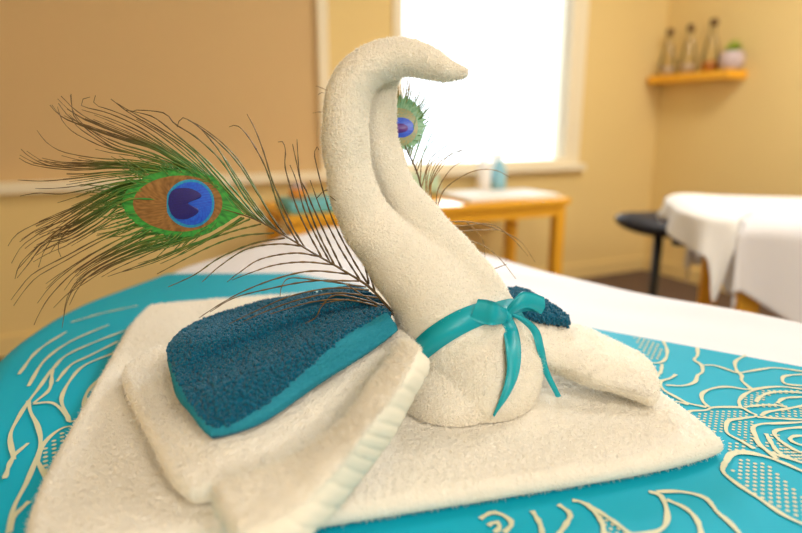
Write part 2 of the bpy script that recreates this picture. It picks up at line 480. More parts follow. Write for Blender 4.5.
def bed_top(P, extra=0.0):
    P = np.asarray(P, float).reshape(-1, 2)
    d = np.clip(edge_dist(P), 0, RE)
    z = BED_Z - (RE - np.sqrt(np.clip(RE ** 2 - (RE - d) ** 2, 0, None)))
    P3 = np.concatenate([P, np.zeros((len(P), 1))], 1)
    far = np.clip((P @ np.array([0.553, 0.833]) - 0.80) / 0.15, 0, 1)
    z = z + far * (0.0025 * smooth_noise(P3, 40, 3) + 0.0035 * smooth_noise(P3 * [1, .5, 1], 17, 4))
    return z + extra
_ang = np.arctan2(*(OUTP - CEN).T[::-1]); _rad = np.linalg.norm(OUTP - CEN, axis=1); _o = np.argsort(_ang)
def on_runner(P, lift):
    """height of the runner's face above plan points P, plus lift"""
    P = np.asarray(P, float).reshape(-1, 2)
    q = P - CEN; ro = np.interp(np.arctan2(q[:, 1], q[:, 0]), _ang[_o], _rad[_o], period=2 * math.pi)
    return bed_top(CEN + q * (ro / (ro + 0.0055))[:, None], 0.0055 + lift)
def cover(extra, hem_z, ns=70, flare=0.03):
    """cloth lying on the bed and hanging down its sides"""
    s = np.concatenate([np.linspace(0.02, 0.86, ns), np.linspace(0.87, 1.0, 26)])
    rings = []
    out = OUTP + (OUTP - CEN) / np.linalg.norm(OUTP - CEN, axis=1)[:, None] * extra
    for t in s:
        p = CEN + (out - CEN) * t
        z = bed_top(CEN + (OUTP - CEN) * t, extra)
        rings.append(np.concatenate([p, z[:, None]], 1))
    zt = rings[-1][:, 2]
    d = (OUTP - CEN) / np.linalg.norm(OUTP - CEN, axis=1)[:, None]
    ph = np.linspace(0, 2 * math.pi, len(OUTP), endpoint=False)
    for t in np.linspace(0.06, 1, 14):
        fl = flare * t * (0.5 + 0.5 * np.sin(ph * 23) * t)
        z = zt + (hem_z - zt) * t
        rings.append(np.concatenate([out + d * fl[:, None], z[:, None]], 1))
    n = len(OUTP); V = np.concatenate(rings)
    k = len(rings)
    i = np.arange(k - 1)[:, None]; j = np.arange(n)[None]
    a = i * n + j; b = i * n + (j + 1) % n
    F = np.stack([a, a + n, b + n, b], 2).reshape(-1, 4)
    V = np.concatenate([V, [[CEN[0], CEN[1], BED_Z + extra]]]); c = len(V) - 1
    tris = np.stack([np.full(n, c), np.arange(n), (np.arange(n) + 1) % n], 1)
    return V, F, tris
bed = thing('massage_table', 'padded massage table in the foreground under a white sheet and turquoise runner', 'table', (CEN[0], CEN[1], 0))
bm = bmesh.new()
ins = CEN + (OUTP - CEN) * 0.985
for zz in ((0.62, 0.688),):
    lo = [bm.verts.new((*p, zz[0])) for p in ins[::4]]; hi = [bm.verts.new((*p, zz[1])) for p in (CEN + (OUTP - CEN) * 0.93)[::4]]
    n = len(lo)
    for k in range(n): bm.faces.new((lo[k], lo[(k + 1) % n], hi[(k + 1) % n], hi[k]))
    bm.faces.new(hi); bm.faces.new(lo[::-1])
bm_obj('padded_top', bm, M['vinyl'], bed)
TX = np.array([-0.58, 0.8146]); NXX = np.array([0.8146, 0.58])
bm = bmesh.new(); fbox(bm, CEN, TX, NXX, -0.62, 0.62, -0.26, 0.26, 0.55, 0.618); bm_obj('frame', bm, M['wood'], bed, bevel=0.004)
for sx in (-1, 1):
    for sy in (-1, 1):
        bm = bmesh.new(); fbox(bm, CEN, TX, NXX, sx * 0.56 - 0.03, sx * 0.56 + 0.03, sy * 0.22 - 0.03, sy * 0.22 + 0.03, 0.0, 0.549)
        bm_obj('leg', bm, M['wood'], bed, bevel=0.004)
V, F, tr = cover(0.002, 0.47)
sheet = np_mesh('bed_sheet', V, [F, tr], M['sheet'])
tag(sheet, 'white bed sheet spread over the foreground massage table', 'sheet')

# runner: the same cover, cut along its far edge
V, F, tr = cover(0.0055, 0.44, flare=0.035)
bm = bmesh.new()
bv = [bm.verts.new(p) for p in V]
for f in F: bm.faces.new([bv[i] for i in f])
for f in tr: bm.faces.new([bv[i] for i in f])
AA = np.array([0.553, 0.833]); AL = 0.767
def cut(co, no):
    bmesh.ops.bisect_plane(bm, geom=bm.verts[:] + bm.edges[:] + bm.faces[:], plane_co=Vector(co), plane_no=Vector(no), clear_outer=True)
cut((AA[0] * AL, AA[1] * AL, 0), (AA[0], AA[1], 0))
cut((-0.20, 1.05, 0), (-0.02, 1.0, 0))
cut((0.62, 0, 0), (1, -0.2, 0))
for f in bm.faces: f.smooth = True
me = bpy.data.meshes.new('table_runner'); bm.to_mesh(me); bm.free()
RV = np.zeros(len(me.vertices) * 3, np.float32); me.vertices.foreach_get('co', RV); RV = RV.reshape(-1, 3)
RF = [list(p.vertices) for p in me.polygons]

# printed flowers: line work and halftone dots lying in the cloth's face
def zA(pts): return [(600 + x / 3.95, 325 + y / 3.95) for x, y in pts]
def zB(pts): return [(480 + x / 2.49, 440 + y / 2.49) for x, y in pts]
def zL(pts): return [(x / 2.107, 280 + y / 2.107) for x, y in pts]
LINES = [zA(p) for p in (
    [(250, 65), (265, 100), (258, 135), (230, 150), (180, 148)],
    [(385, 90), (385, 120), (372, 138), (400, 158), (405, 185), (385, 200), (375, 225), (330, 240), (260, 238)],
    [(245, 155), (240, 185), (222, 205)], [(300, 195), (280, 210), (238, 225), (250, 255), (300, 285), (350, 310), (420, 325)],
    [(200, 335), (240, 312), (300, 303), (350, 315)],
    [(575, 120), (535, 145), (540, 180), (560, 200), (560, 220), (600, 255)],
    [(410, 160), (450, 160), (500, 175), (545, 190), (580, 185), (640, 175), (700, 170), (820, 187)],
    [(840, 195), (740, 200), (720, 215), (740, 235), (840, 242)],
    [(430, 325), (405, 300), (405, 270), (450, 250), (510, 245), (580, 255), (640, 250)],
    [(555, 325), (550, 300), (580, 270), (640, 250), (720, 245), (830, 258)],
    [(615, 305), (640, 280), (700, 265), (830, 270)], [(700, 310), (730, 290), (830, 284)],
    [(570, 325), (640, 318), (700, 318), (740, 325)],
    [(345, 350), (360, 340), (420, 338), (440, 328), (500, 325), (560, 328), (590, 345), (620, 360), (560, 370), (510, 378), (498, 400), (505, 430), (560, 460), (610, 490)],
    [(345, 350), (335, 365), (350, 380)], [(635, 360), (660, 345), (720, 335), (830, 316)],
    [(620, 365), (700, 370), (830, 377)], [(830, 384), (700, 390), (640, 392), (605, 405), (612, 435), (640, 480), (700, 530)],
    [(655, 430), (700, 500), (760, 532)], [(830, 404), (740, 410), (690, 422), (702, 450), (760, 490), (830, 520)],
    [(830, 440), (770, 440), (750, 455), (790, 475), (830, 480)],
    [(493, 535), (520, 505), (560, 500), (620, 510), (690, 533), (760, 560)])] + [zB(p) for p in (
    [(610, 58), (605, 80), (640, 110), (700, 150), (760, 190), (830, 222)],
    [(605, 62), (640, 35), (700, 40), (760, 60), (830, 92)], [(680, -5), (720, 30), (830, 66)],
    [(420, 130), (450, 140), (466, 180), (460, 215), (430, 232), (370, 236)],
    [(440, 130), (500, 130), (560, 145), (590, 180), (620, 205), (650, 238)], [(465, 150), (510, 170), (540, 200), (552, 238)],
    [(265, 160), (320, 195), (375, 236)], [(195, 162), (225, 185), (215, 210), (195, 238)], [(130, 178), (150, 210), (155, 238)],
    [(0, 198), (30, 182), (60, 190), (80, 210), (60, 232)], [(20, 215), (40, 205), (50, 220), (35, 232)],
    [(230, 152), (262, 160), (300, 200), (310, 238)])] + [zL(p) for p in (
    [(20, 532), (30, 480), (60, 420), (85, 350), (80, 310), (65, 280), (60, 255)], [(62, 468), (30, 500), (18, 535)],
    [(80, 385), (90, 350), (120, 320), (150, 310), (165, 335), (140, 360), (115, 400), (105, 425), (80, 385)],
    [(70, 262), (110, 260), (140, 285), (150, 300), (190, 280), (195, 250), (215, 225)], [(110, 190), (105, 230), (72, 260)],
    [(140, 285), (130, 250), (150, 210), (180, 180), (240, 155)], [(175, 285), (183, 240), (215, 205), (245, 185)],
    [(30, 380), (22, 330), (40, 290), (60, 258), (85, 225), (108, 190)], [(110, 190), (140, 160), (200, 132), (270, 105)],
    [(60, 225), (95, 170), (150, 130), (230, 95)], [(120, 215), (150, 180), (190, 160), (250, 130)],
    [(185, 285), (200, 262), (210, 240), (228, 222)], [(60, 345), (28, 375), (10, 420)], [(150, 90), (220, 70), (290, 55)], [(40, 200), (80, 150), (140, 110)])]
DOTS = [(zA([(350, 362), (430, 340), (560, 335), (600, 360), (505, 385), (495, 420), (430, 420), (380, 395)]), 0.0034),
        (zA([(510, 395), (540, 380), (600, 372), (605, 420), (640, 490), (560, 455)]), 0.0034),
        (zA([(560, 310), (580, 280), (660, 255), (800, 258), (800, 266), (690, 272), (625, 305), (720, 310), (740, 322), (590, 322)]), 0.0036),
        (zA([(640, 362), (700, 342), (810, 325), (830, 370), (700, 365)]), 0.0036),
        (zA([(665, 430), (700, 420), (720, 470), (800, 500), (830, 540), (740, 520)]), 0.0034),
        (zB([(625, 75), (650, 45), (720, 60), (820, 150), (820, 210), (740, 172), (660, 118)]), 0.0036),
        (zB([(690, 0), (740, 12), (810, 30), (815, 55), (730, 30)]), 0.0036),
        (zB([(270, 165), (330, 205), (365, 232), (310, 232)]), 0.0032),
        (zB([(610, 10), (660, 0), (680, 20), (620, 40)]), 0.0036),
        (zA([(130, 40), (240, 75), (250, 130), (200, 140), (150, 90)]), 0.0042),
        (zL([(80, 380), (92, 350), (120, 325), (150, 315), (162, 335), (138, 360), (105, 420)]), 0.0046),
        (zL([(180, 285), (188, 245), (225, 210), (225, 240), (200, 280)]), 0.0050)]
pv, pq, pt = [], [], []
def strip_on_cloth(P2, hw):
    L = np.linalg.norm(np.diff(P2, axis=0), axis=1).sum()
    n = max(6, int(L / 0.004)); Q = resample(P2, n)
    Tt = np.gradient(Q, axis=0); Tt /= np.linalg.norm(Tt, axis=1)[:, None] + 1e-12
    S = np.stack([-Tt[:, 1], Tt[:, 0]], 1)
    w = hw * (0.75 + 0.45 * np.sin(np.linspace(0, 9, n) + L * 50)[:, None] ** 2)
    a = Q + S * w; b = Q - S * w
    o = sum(len(x) for x in pv)
    both = np.concatenate([a, b]); z = on_runner(both, 0.0008 + 0.000012 * len(pv))
    pv.append(np.concatenate([both, z[:, None]], 1))
    i = np.arange(n - 1)
    pq.append(np.stack([i, i + n, i + n + 1, i + 1], 1) + o)
def inside(poly, P):
    poly = np.asarray(poly); c = np.zeros(len(P), bool)
    for (x1, y1), (x2, y2) in zip(poly, np.roll(poly, -1, 0)):
        h = ((y1 > P[:, 1]) != (y2 > P[:, 1])) & (P[:, 0] < (x2 - x1) * (P[:, 1] - y1) / (y2 - y1 + 1e-12) + x1)
        c ^= h
    return c
world_lines = [np.array([PZ(u, v, BED_Z + 0.006)[:2] for u, v in ln]) for ln in LINES]
for ln in world_lines: strip_on_cloth(ln, 0.0018)
# more of the same roses where the picture does not reach
def rose(c, R, rot):
    for k in range(5):
        n = 5 + k; r = R * (0.22 + 0.2 * k)
        for j in range(n):
            a0 = rot + k * 0.7 + 2 * math.pi * j / n; a1 = a0 + 2 * math.pi / n * 1.1
            pts = [np.array(c) + r * (0.86 + 0.2 * math.sin(math.pi * t) + 0.03 * math.sin(5 * math.pi * t)) * np.array([math.cos(a0 + (a1 - a0) * t), math.sin(a0 + (a1 - a0) * t)]) for t in np.linspace(0, 1, 7)]
            strip_on_cloth(np.array(pts), 0.0019)
rose((0.47, 0.28), 0.15, 0.4); rose((0.10, 0.13), 0.13, 1.4)
for poly, step in DOTS:
    step *= 1.6
    W = np.array([PZ(u, v, BED_Z + 0.006)[:2] for u, v in poly])
    lo, hi = W.min(0), W.max(0)
    gx, gy = np.meshgrid(np.arange(lo[0], hi[0], step), np.arange(lo[1], hi[1], step * 0.86))
    gx[1::2] += step / 2
    P = np.stack([gx.ravel(), gy.ravel()], 1); P = P[inside(W, P)]
    if not len(P): continue
    z = on_runner(P, 0.0005)
    r = step * 0.27
    o = sum(len(x) for x in pv)
    vv = np.stack([np.concatenate([P + r * np.array([math.cos(a), math.sin(a)]), z[:, None]], 1) for a in np.arange(8) * math.pi / 4], 1).reshape(-1, 3)
    pv.append(vv); b = np.arange(len(P))[:, None] * 8 + o
    for q in ((0, 1, 2, 3), (0, 3, 4, 7), (4, 5, 6, 7)): pq.append(b + np.array(q)[None])
PV = np.concatenate(pv); PQ = np.concatenate(pq)
o = len(RV)
allf = RF + [list(map(int, f + o)) for f in PQ]
bpy.data.meshes.remove(me)
me = bpy.data.meshes.new('table_runner'); me.from_pydata(np.concatenate([RV, PV]).tolist(), [], allf); me.update()
me.polygons.foreach_set('use_smooth', np.concatenate([np.ones(len(RF), bool), np.zeros(len(PQ), bool)]))
me.polygons.foreach_set('material_index', np.concatenate([np.zeros(len(RF), np.int32), np.ones(len(PQ), np.int32)]))
runner = link('table_runner', me, [M['runner'], M['gold']])
tag(runner, 'turquoise runner with pale gold rose print lying across the massage table', 'runner')

# ================================================================== FLAT BATH TOWEL
E1, E2 = np.array([0.969, 0.246]), np.array([-0.246, 0.969])
TT = 0.7225                       # top of the flat towel
G = []
for e2 in np.linspace(0.346, 0.883, 5):
    row = []
    for k, e1 in enumerate(np.linspace(-0.158, 0.374, 5)):
        p = E1 * e1 + E2 * e2
        row.append((p[0], p[1], TT))
    G.append(row)
G = np.array(G); 
V, F, tm, _ = slab(G, 0.0162, 0.0017, corner=0.10, edge_r=0.010, seed=2, amp=0.00045, lumps=0.0006)
bath = terry('bath_towel', V, F, None, 120000, 0.0026, 0.00030)
tag(bath, 'thick white bath towel lying flat under the towel swan', 'towel')

# ================================================================== SWAN
def tube_solid(bm, pts):
    """pts: (u, v, y, r_px) -> capsule chain"""
    C = [(PY(u, v, y), r * y / F_PX / CP) for u, v, y, r in pts]
    P = np.array([np.concatenate([c, [r]]) for c, r in C])
    Q = resample(P, 70)
    V, q = tube_np(Q[:, :3], Q[:, 3], 24)
    o = [bm.verts.new(p) for p in V]
    for f in q: bm.faces.new([o[i] for i in f])
    bm.faces.new(o[:24][::-1]); bm.faces.new(o[-24:])
    for end, nb in ((0, 1), (-1, -2)):
        bmesh.ops.create_icosphere(bm, subdivisions=3, radius=Q[end, 3], matrix=Matrix.Translation(Vector(Q[end, :3])))
def blob(bm, c, r, rot=None):
    m = Matrix.Translation(Vector(c)) @ (rot or Matrix.Identity(4)) @ Matrix.Diagonal((*r, 1))
    bmesh.ops.create_icosphere(bm, subdivisions=4, radius=1.0, matrix=m)
bm = bmesh.new()
tube_solid(bm, [(468, 368, 0.520, 52), (450, 330, 0.520, 49), (430, 292, 0.522, 43), (408, 268, 0.524, 36), (385, 244, 0.526, 30), (361.5, 211, 0.530, 25.5), (349, 171, 0.530, 22),
                (344.5, 126, 0.530, 21.5), (349, 95, 0.532, 21.5), (362, 73.5, 0.534, 21), (381, 62, 0.535, 19.5), (405, 57, 0.535, 17.5), (427, 62.5, 0.533, 15.5), (446, 70.5, 0.529, 11), (462, 73, 0.526, 5.5)])
tube_solid(bm, [(401, 64, 0.556, 7), (390, 78, 0.562, 11), (382, 98, 0.566, 14), (379.5, 125, 0.566, 16.5), (383, 152, 0.564, 17), (395, 184, 0.561, 18),
                (413, 212, 0.558, 21), (436, 240, 0.556, 23), (459, 267, 0.554, 26), (475, 298, 0.552, 34), (486, 342, 0.548, 46)])
blob(bm, PY(477, 376, 0.518), (0.055, 0.060, 0.052))
blob(bm, PY(450, 396, 0.500), (0.044, 0.046, 0.036))
blob(bm, PY(496, 366, 0.528), (0.042, 0.050, 0.052))
bmesh.ops.recalc_face_normals(bm, faces=bm.faces)
me = bpy.data.meshes.new('tmp'); bm.to_mesh(me); bm.free()
tmp = bpy.data.objects.new('tmp', me); col.objects.link(tmp)
r = tmp.modifiers.new('r', 'REMESH'); r.mode = 'VOXEL'; r.voxel_size = 0.0019
s_ = tmp.modifiers.new('s', 'SMOOTH'); s_.factor = 0.5; s_.iterations = 2
ss = tmp.modifiers.new('d', 'SUBSURF'); ss.levels = 1; ss.render_levels = 1
dg = bpy.context.evaluated_depsgraph_get()
em = bpy.data.meshes.new_from_object(tmp.evaluated_get(dg))
bpy.data.objects.remove(tmp)
V = np.zeros(len(em.vertices) * 3, np.float32); em.vertices.foreach_get('co', V); V = V.reshape(-1, 3).astype(float)
F = np.array([list(p.vertices) for p in em.polygons])
bpy.data.meshes.remove(em)
N = vert_normals(V, F)
V = V + N * (0.0004 * smooth_noise(V, 110, 5) + 0.0007 * smooth_noise(V * [1, 1, 2.2], 60, 6) + 0.0007 * smooth_noise(V * [0.35, 0.3, 2.2], 75, 8))[:, None]
V[:, 2] = np.maximum(V[:, 2], TT + 0.0012)
swan_bvh = BVHTree.FromPolygons([Vector(p) for p in V], F.tolist())
V = V + N * rng.normal(0, 0.00035, len(V))[:, None]
V[:, 2] = np.maximum(V[:, 2], TT + 0.0012)
swan = thing('towel_swan', 'white towel folded into a swan with curved neck on flat towel', 'towel swan', (0.07, 0.52, TT))
cpx = np.array([PIX(p) for p in V[F].mean(1)])
is_head = (cpx[:, 0] > 392) & (cpx[:, 1] < 90)
is_body = (cpx[:, 1] - 344 + (cpx[:, 0] - 428) * 0.48) > 0      # below the ribbon line
for nm, sel, cnt in (('head', is_head, 9000), ('body', is_body & ~is_head, 45000), ('neck', ~is_body & ~is_head, 60000)):
    f = F[sel]; used, inv = np.unique(f, return_inverse=True)
    fc_ = cpx[sel]; ld = (fc_[:, 1] - 344 + (fc_[:, 0] - 428) * 0.44)      # no pile pokes through where the ribbon presses it down
    mk = np.where(np.abs(ld + 2) < 15, 0.0, 1.0)
    terry(nm, V[used], inv.reshape(f.shape), swan, cnt, 0.0022, 0.00026, mask=mk)

def surf(u, v, off=0.0):
    """point of the swan's surface seen at (u, v), lifted by off along the surface normal"""
    d = Vector(ray(u, v)).normalized()
    h = swan_bvh.ray_cast(Vector((0, 0, CAMZ)), d)
    if h[0] is None: return None
    n = h[1]
    if n.dot(d) > 0: n = -n
    return np.array(h[0] + n * off)

# ================================================================== WING TOWEL (white) and WASHCLOTH (teal)
def grid_px(rows):
    return np.array([[PZ(u, v, z) for u, v, z in row] for row in rows])
wing = thing('wing_towel', 'white hand towel folded under the swan as its spread wings', 'towel', (-0.06, 0.50, TT))
# rows run from the outer tip to the body; each row from the back edge to the front edge
A = grid_px([[(112, 362, .741), (132, 402, .745), (152, 444, .745), (180, 500, .738)],
             [(160, 343, .745), (186, 385, .751), (214, 428, .753), (254, 474, .741)],
             [(236, 320, .752), (262, 355, .764), (298, 398, .765), (336, 430, .747)],
             [(320, 312, .765), (340, 334, .780), (362, 358, .781), (382, 386, .760)],
             [(392, 312, .782), (402, 322, .792), (414, 336, .792), (428, 350, .776)]])
V, F, tm, _ = slab(A, 0.017, 0.0017, corner=0.16, edge_r=0.011, seed=3, base=TT + 0.0006, lumps=0.0010)
terry('lower_fold', V, F, wing, 60000, 0.0024, 0.00028)
B = grid_px([[(202, 482, .752), (220, 514, .757), (240, 548, .750), (266, 578, .737)],
             [(258, 466, .757), (280, 492, .764), (302, 518, .755), (332, 524, .737)],
             [(312, 437, .765), (332, 456, .775), (348, 468, .768), (372, 478, .742)],
             [(346, 408, .778), (362, 422, .786), (376, 430, .781), (402, 436, .753)],
             [(378, 366, .790), (394, 376, .797), (408, 384, .794), (424, 394, .772)],
             [(404, 334, .800), (414, 340, .805), (425, 347, .804), (437, 358, .794)]])
V, F, tm, (uu, ww) = slab(B, 0.015, 0.0016, corner=0.10, edge_r=0.010, seed=4, base=TT + 0.0006, lumps=0.0010, amp=0.0004)
m_, n_ = uu.shape
wf = ((ww[:-1, :-1] + ww[1:, 1:]) / 2).ravel()
wf2 = np.concatenate([wf, wf])
hem = (wf2 > 0.12) & (np.arange(len(wf2)) < len(wf))
top = np.arange(m_ * n_); h_amt = np.clip((ww.ravel() - 0.12) / 0.08, 0, 1) * np.clip((1 - ww.ravel()) / 0.06, 0, 1)
up = vert_normals(V, F)
Tg_ = V[:m_ * n_].reshape(m_, n_, 3); Sm = Tg_.copy()
for _ in range(10):
    Sm[1:-1, 1:-1] = (Sm[:-2, 1:-1] + Sm[2:, 1:-1] + Sm[1:-1, :-2] + Sm[1:-1, 2:]) / 4
V[:m_ * n_] = (Tg_ + (Sm - Tg_) * h_amt.reshape(m_, n_, 1)).reshape(-1, 3)
V[:m_ * n_] -= up[:m_ * n_] * (h_amt * (0.0006 + 0.0007 * np.clip(np.sin(uu.ravel() * 46 + 2 * np.sin(uu.ravel() * 5)), 0, 1) ** 2))[:, None]
for nm, sel in (('upper_fold', ~hem), ('hem', hem)):
    f = F[sel]; used, inv = np.unique(f, return_inverse=True); f2 = inv.reshape(f.shape)
    if nm == 'upper_fold': uf = terry(nm, V[used], f2, wing, 45000, 0.0024, 0.00028)
    else:
                np_mesh(nm, V[used], [f2], M['hem'], wing)
Rw = grid_px([[(505, 318, .790), (506, 345, .785), (508, 365, .765), (510, 380, .742)],
              [(548, 320, .768), (545, 340, .772), (545, 360, .758), (545, 374, .735)],
              [(594, 330, .756), (592, 346, .762), (588, 370, .752), (582, 386, .737)],
              [(640, 350, .746), (637, 364, .752), (630, 384, .745), (618, 393, .737)],
              [(660, 372, .741), (663, 383, .742), (661, 393, .740), (655, 400, .737)]])
V, F, tm, _ = slab(Rw, 0.014, 0.0018, corner=0.16, edge_r=0.009, seed=6, base=TT + 0.0006, lumps=0.0012)
terry('opposite_fold', V, F, wing, 22000, 0.0024, 0.00028)

cloth = thing('washcloth', 'dark teal terry washcloth tucked under the swan over its white wings', 'washcloth', (-0.10, 0.55, .76))
Tg = grid_px([[(163, 352, .768), (166, 366, .772), (174, 386, .773), (186, 408, .770), (204, 436, .762)],
              [(186, 326, .773), (200, 344, .786), (212, 362, .776), (234, 388, .782), (262, 418, .767)],
              [(246, 306, .778), (262, 324, .793), (272, 338, .785), (290, 360, .794), (318, 384, .777)],
              [(306, 294, .790), (320, 308, .804), (330, 316, .797), (342, 334, .806), (364, 356, .789)],
              [(362, 284, .800), (376, 296, .812), (384, 304, .808), (392, 314, .812), (408, 328, .800)]])
V, F, tm, (uu, ww) = slab(Tg, 0.013, 0.0016, corner=0.12, edge_r=0.007, seed=8, amp=0.0004, lumps=0.0008)
m_, n_ = uu.shape
wf = ((ww[:-1, :-1] + ww[1:, 1:]) / 2).ravel(); uf_ = ((uu[:-1, :-1] + uu[1:, 1:]) / 2).ravel()
band = wf > 0.96 - 0.62 * ((uf_ + 1) / 2) ** 1.5
band |= (uf_ < -0.94)
band2 = np.concatenate([band, np.zeros(len(wf), bool)])
f = F[~band2]; used, inv = np.unique(f, return_inverse=True); f2 = inv.reshape(f.shape)
msk = np.concatenate([np.ones((~band).sum()), np.full(len(wf), 0.0)])
bV, bq, bt = beads(V[used], f2, 8000, 0.00165, mask=msk)
o = len(used)
np_mesh('terry_pile', np.concatenate([V[used], bV]), [f2, bq + o, bt + o], M['teal'], cloth)
f = F[band2]; used, inv = np.unique(f, return_inverse=True)
np_mesh('woven_border', V[used], [inv.reshape(f.shape)], M['teal_band'], cloth)
Tr = grid_px([[(488, 290, .800), (490, 298, .803), (492, 308, .798)],
              [(520, 288, .795), (522, 300, .800), (524, 312, .792)],
              [(546, 302, .784), (546, 309, .788), (546, 318, .782)],
              [(570, 318, .772), (571, 322, .774), (570, 326, .770)]])
V, F, tm, _ = slab(Tr, 0.012, 0.002, corner=0.10, edge_r=0.006, seed=9, amp=0.0004)
bV, bq, bt = beads(V, F, 2200, 0.0014)
np_mesh('opposite_corner', np.concatenate([V, bV]), [F, bq + len(V), bt + len(V)], M['teal'], cloth)

# ================================================================== RIBBON
rib = thing('ribbon', 'turquoise satin ribbon tied in a bow around the swan\'s chest', 'ribbon', (0.07, 0.47, 0.79))
def strip(name, left, right, parent, mat, n=40, thick=0.0007, across=7, bulge=0.0):
    a, b = resample(np.array(left), n), resample(np.array(right), n)
    t = np.linspace(0, 1, across)[None, :, None]
    S = a[:, None] * (1 - t) + b[:, None] * t
    Nn = np.cross(np.gradient(S, axis=0), np.gradient(S, axis=1)); Nn /= np.linalg.norm(Nn, axis=2)[..., None] + 1e-12
    if Nn[n // 2, across // 2, 1] > 0: Nn = -Nn
    S = S + Nn * (bulge * np.sin(math.pi * t))
    V = np.concatenate([(S + Nn * thick / 2).reshape(-1, 3), (S - Nn * thick / 2).reshape(-1, 3)])
    k = n * across
    F = [grid_faces(n, across), grid_faces(n, across, k, True)]
    idx = np.arange(k).reshape(n, across)
    loop = np.concatenate([idx[0, :-1], idx[:-1, -1], idx[-1, :0:-1], idx[:0:-1, 0]])
    nx = np.roll(loop, -1)
    F.append(np.stack([loop, loop + k, nx + k, nx], 1))
    return np_mesh(name, V, F, mat, parent)
# band: a closed loop where a tilted plane cuts the swan
def band_loop():
    up_l, lo_l = [], []
    # front part follows the seen line, then round the back through a tilted plane
    p0, p1 = surf(432, 341), surf(497, 314)
    c = np.array(PY(466, 338, 0.53))
    e1 = p1 - p0; e1 /= np.linalg.norm(e1)
    back = c - (p0 + p1) / 2; back -= e1 * (back @ e1); e2 = back / np.linalg.norm(back)
    nrm = np.cross(e1, e2)
    if nrm[2] < 0: nrm = -nrm
    for k in range(72):
        th = 2 * math.pi * k / 72
        d = e1 * math.cos(th) + e2 * math.sin(th)
        for lst, h in ((up_l, 0.0092), (lo_l, -0.0092)):
            org = c + nrm * h
            hit = swan_bvh.ray_cast(Vector(org + d * 0.2), Vector(-d))
            lst.append(np.array(hit[0]) + d * 0.0026 if hit[0] is not None else org + d * 0.05)
    up_l, lo_l = np.array(up_l), np.array(lo_l)
    for _ in range(6):
        up_l = (np.roll(up_l, 1, 0) + 2 * up_l + np.roll(up_l, -1, 0)) / 4; lo_l = (np.roll(lo_l, 1, 0) + 2 * lo_l + np.roll(lo_l, -1, 0)) / 4
    return up_l, lo_l
ul, ll = band_loop()
nb = len(ul)
ctr = (ul.mean(0) + ll.mean(0)) / 2
rad = lambda P: (P - ctr) / np.linalg.norm(P - ctr, axis=1)[:, None]
V = np.concatenate([ul + rad(ul) * .0006, ll + rad(ll) * .0006, ul - rad(ul) * .0004, ll - rad(ll) * .0004])
i = np.arange(nb); j = (i + 1) % nb
np_mesh('band', V, [np.stack([i, j, j + nb, i + nb], 1), np.stack([i + 2 * nb, i + 3 * nb, j + 3 * nb, j + 2 * nb], 1),
                    np.stack([i, i + 2 * nb, j + 2 * nb, j], 1), np.stack([i + nb, j + nb, j + 3 * nb, i + 3 * nb], 1)], M['ribbon'], rib)
def near(u, v, off):
    """a point at pixel column/row in front of the swan (or at the bow's own distance beside it)"""
    h = surf(u, v)
    y = (h[1] if h is not None else 0.485)
    return y - off
KY = near(503, 316, 0.012)
def RP(pts): return [PY(u, v, y) for u, v, y in pts]
# left bow loop: flares out of the knot along the band
LY = min(KY, near(480, 312, 0.006)) - .002
strip('bow_loop', RP([(506, 309, KY - .003), (497, 303, LY - .003), (488, 300, LY - .002), (478, 299, LY)]), RP([(505, 323, KY - .003), (494, 325, LY - .003), (484, 324, LY - .002), (470, 319, LY)]), rib, M['ribbon'], bulge=0.002)
strip('bow_loop', RP([(505, 310, KY), (514, 299, KY - .003), (522, 292, KY), (533, 293, KY + .004), (544, 297, KY + .010)]), RP([(507, 319, KY), (516, 311, KY - .004), (524, 308, KY - .002), (532, 309, KY + .002), (541, 314, KY + .009)]), rib, M['ribbon'], bulge=0.003)
strip('bow_loop', RP([(505, 311, KY + .010), (516, 301, KY + .010), (530, 296, KY + .013), (544, 297, KY + .010)]), RP([(507, 319, KY + .010), (518, 313, KY + .012), (530, 311, KY + .014), (541, 314, KY + .009)]), rib, M['ribbon'], bulge=-0.002)
y2 = lambda u, v, o: near(u, v, o)
strip('tail', RP([(500, 314, KY + .001), (503, 330, KY - .003), (506, 350, y2(500, 350, .006)), (507, 370, y2(500, 370, .005)), (502, 392, y2(495, 390, .004)), (493, 415, y2(480, 408, .003))]),
      RP([(511, 315, KY + .001), (518, 330, KY - .003), (521, 350, y2(515, 350, .006)), (519, 372, y2(515, 370, .005)), (510, 394, y2(500, 390, .004)), (494, 416.5, y2(480, 408, .003))]), rib, M['ribbon'], bulge=0.0022)
TY = KY + 0.002
ty = lambda u, v, o: min(TY + o, near(u, v, 0.005)) if surf(u, v) is not None else TY + o
strip('tail', RP([(508, 314, KY + .001), (520, 321, ty(520, 321, 0)), (531, 332, ty(531, 332, .002)), (537, 350, ty(537, 350, .004)), (542, 370, TY + .004), (556, 397, TY + .002)]),
      RP([(512, 312, KY + .001), (526, 318, ty(526, 318, 0)), (539, 330, ty(534, 330, .002)), (544, 348, ty(537, 348, .004)), (549, 370, TY + .004), (561, 396, TY + .002)]), rib, M['ribbon'], bulge=0.0015)
bm = bmesh.new()
bmesh.ops.create_icosphere(bm, subdivisions=3, radius=1, matrix=Matrix.Translation(Vector(PY(505.5, 315, KY - .002))) @ Matrix.Rotation(-0.6, 4, 'Y') @ Matrix.Diagonal((0.0052, 0.0046, 0.0072, 1)))
bm_obj('knot', bm, M['ribbon'], rib, smooth=True)

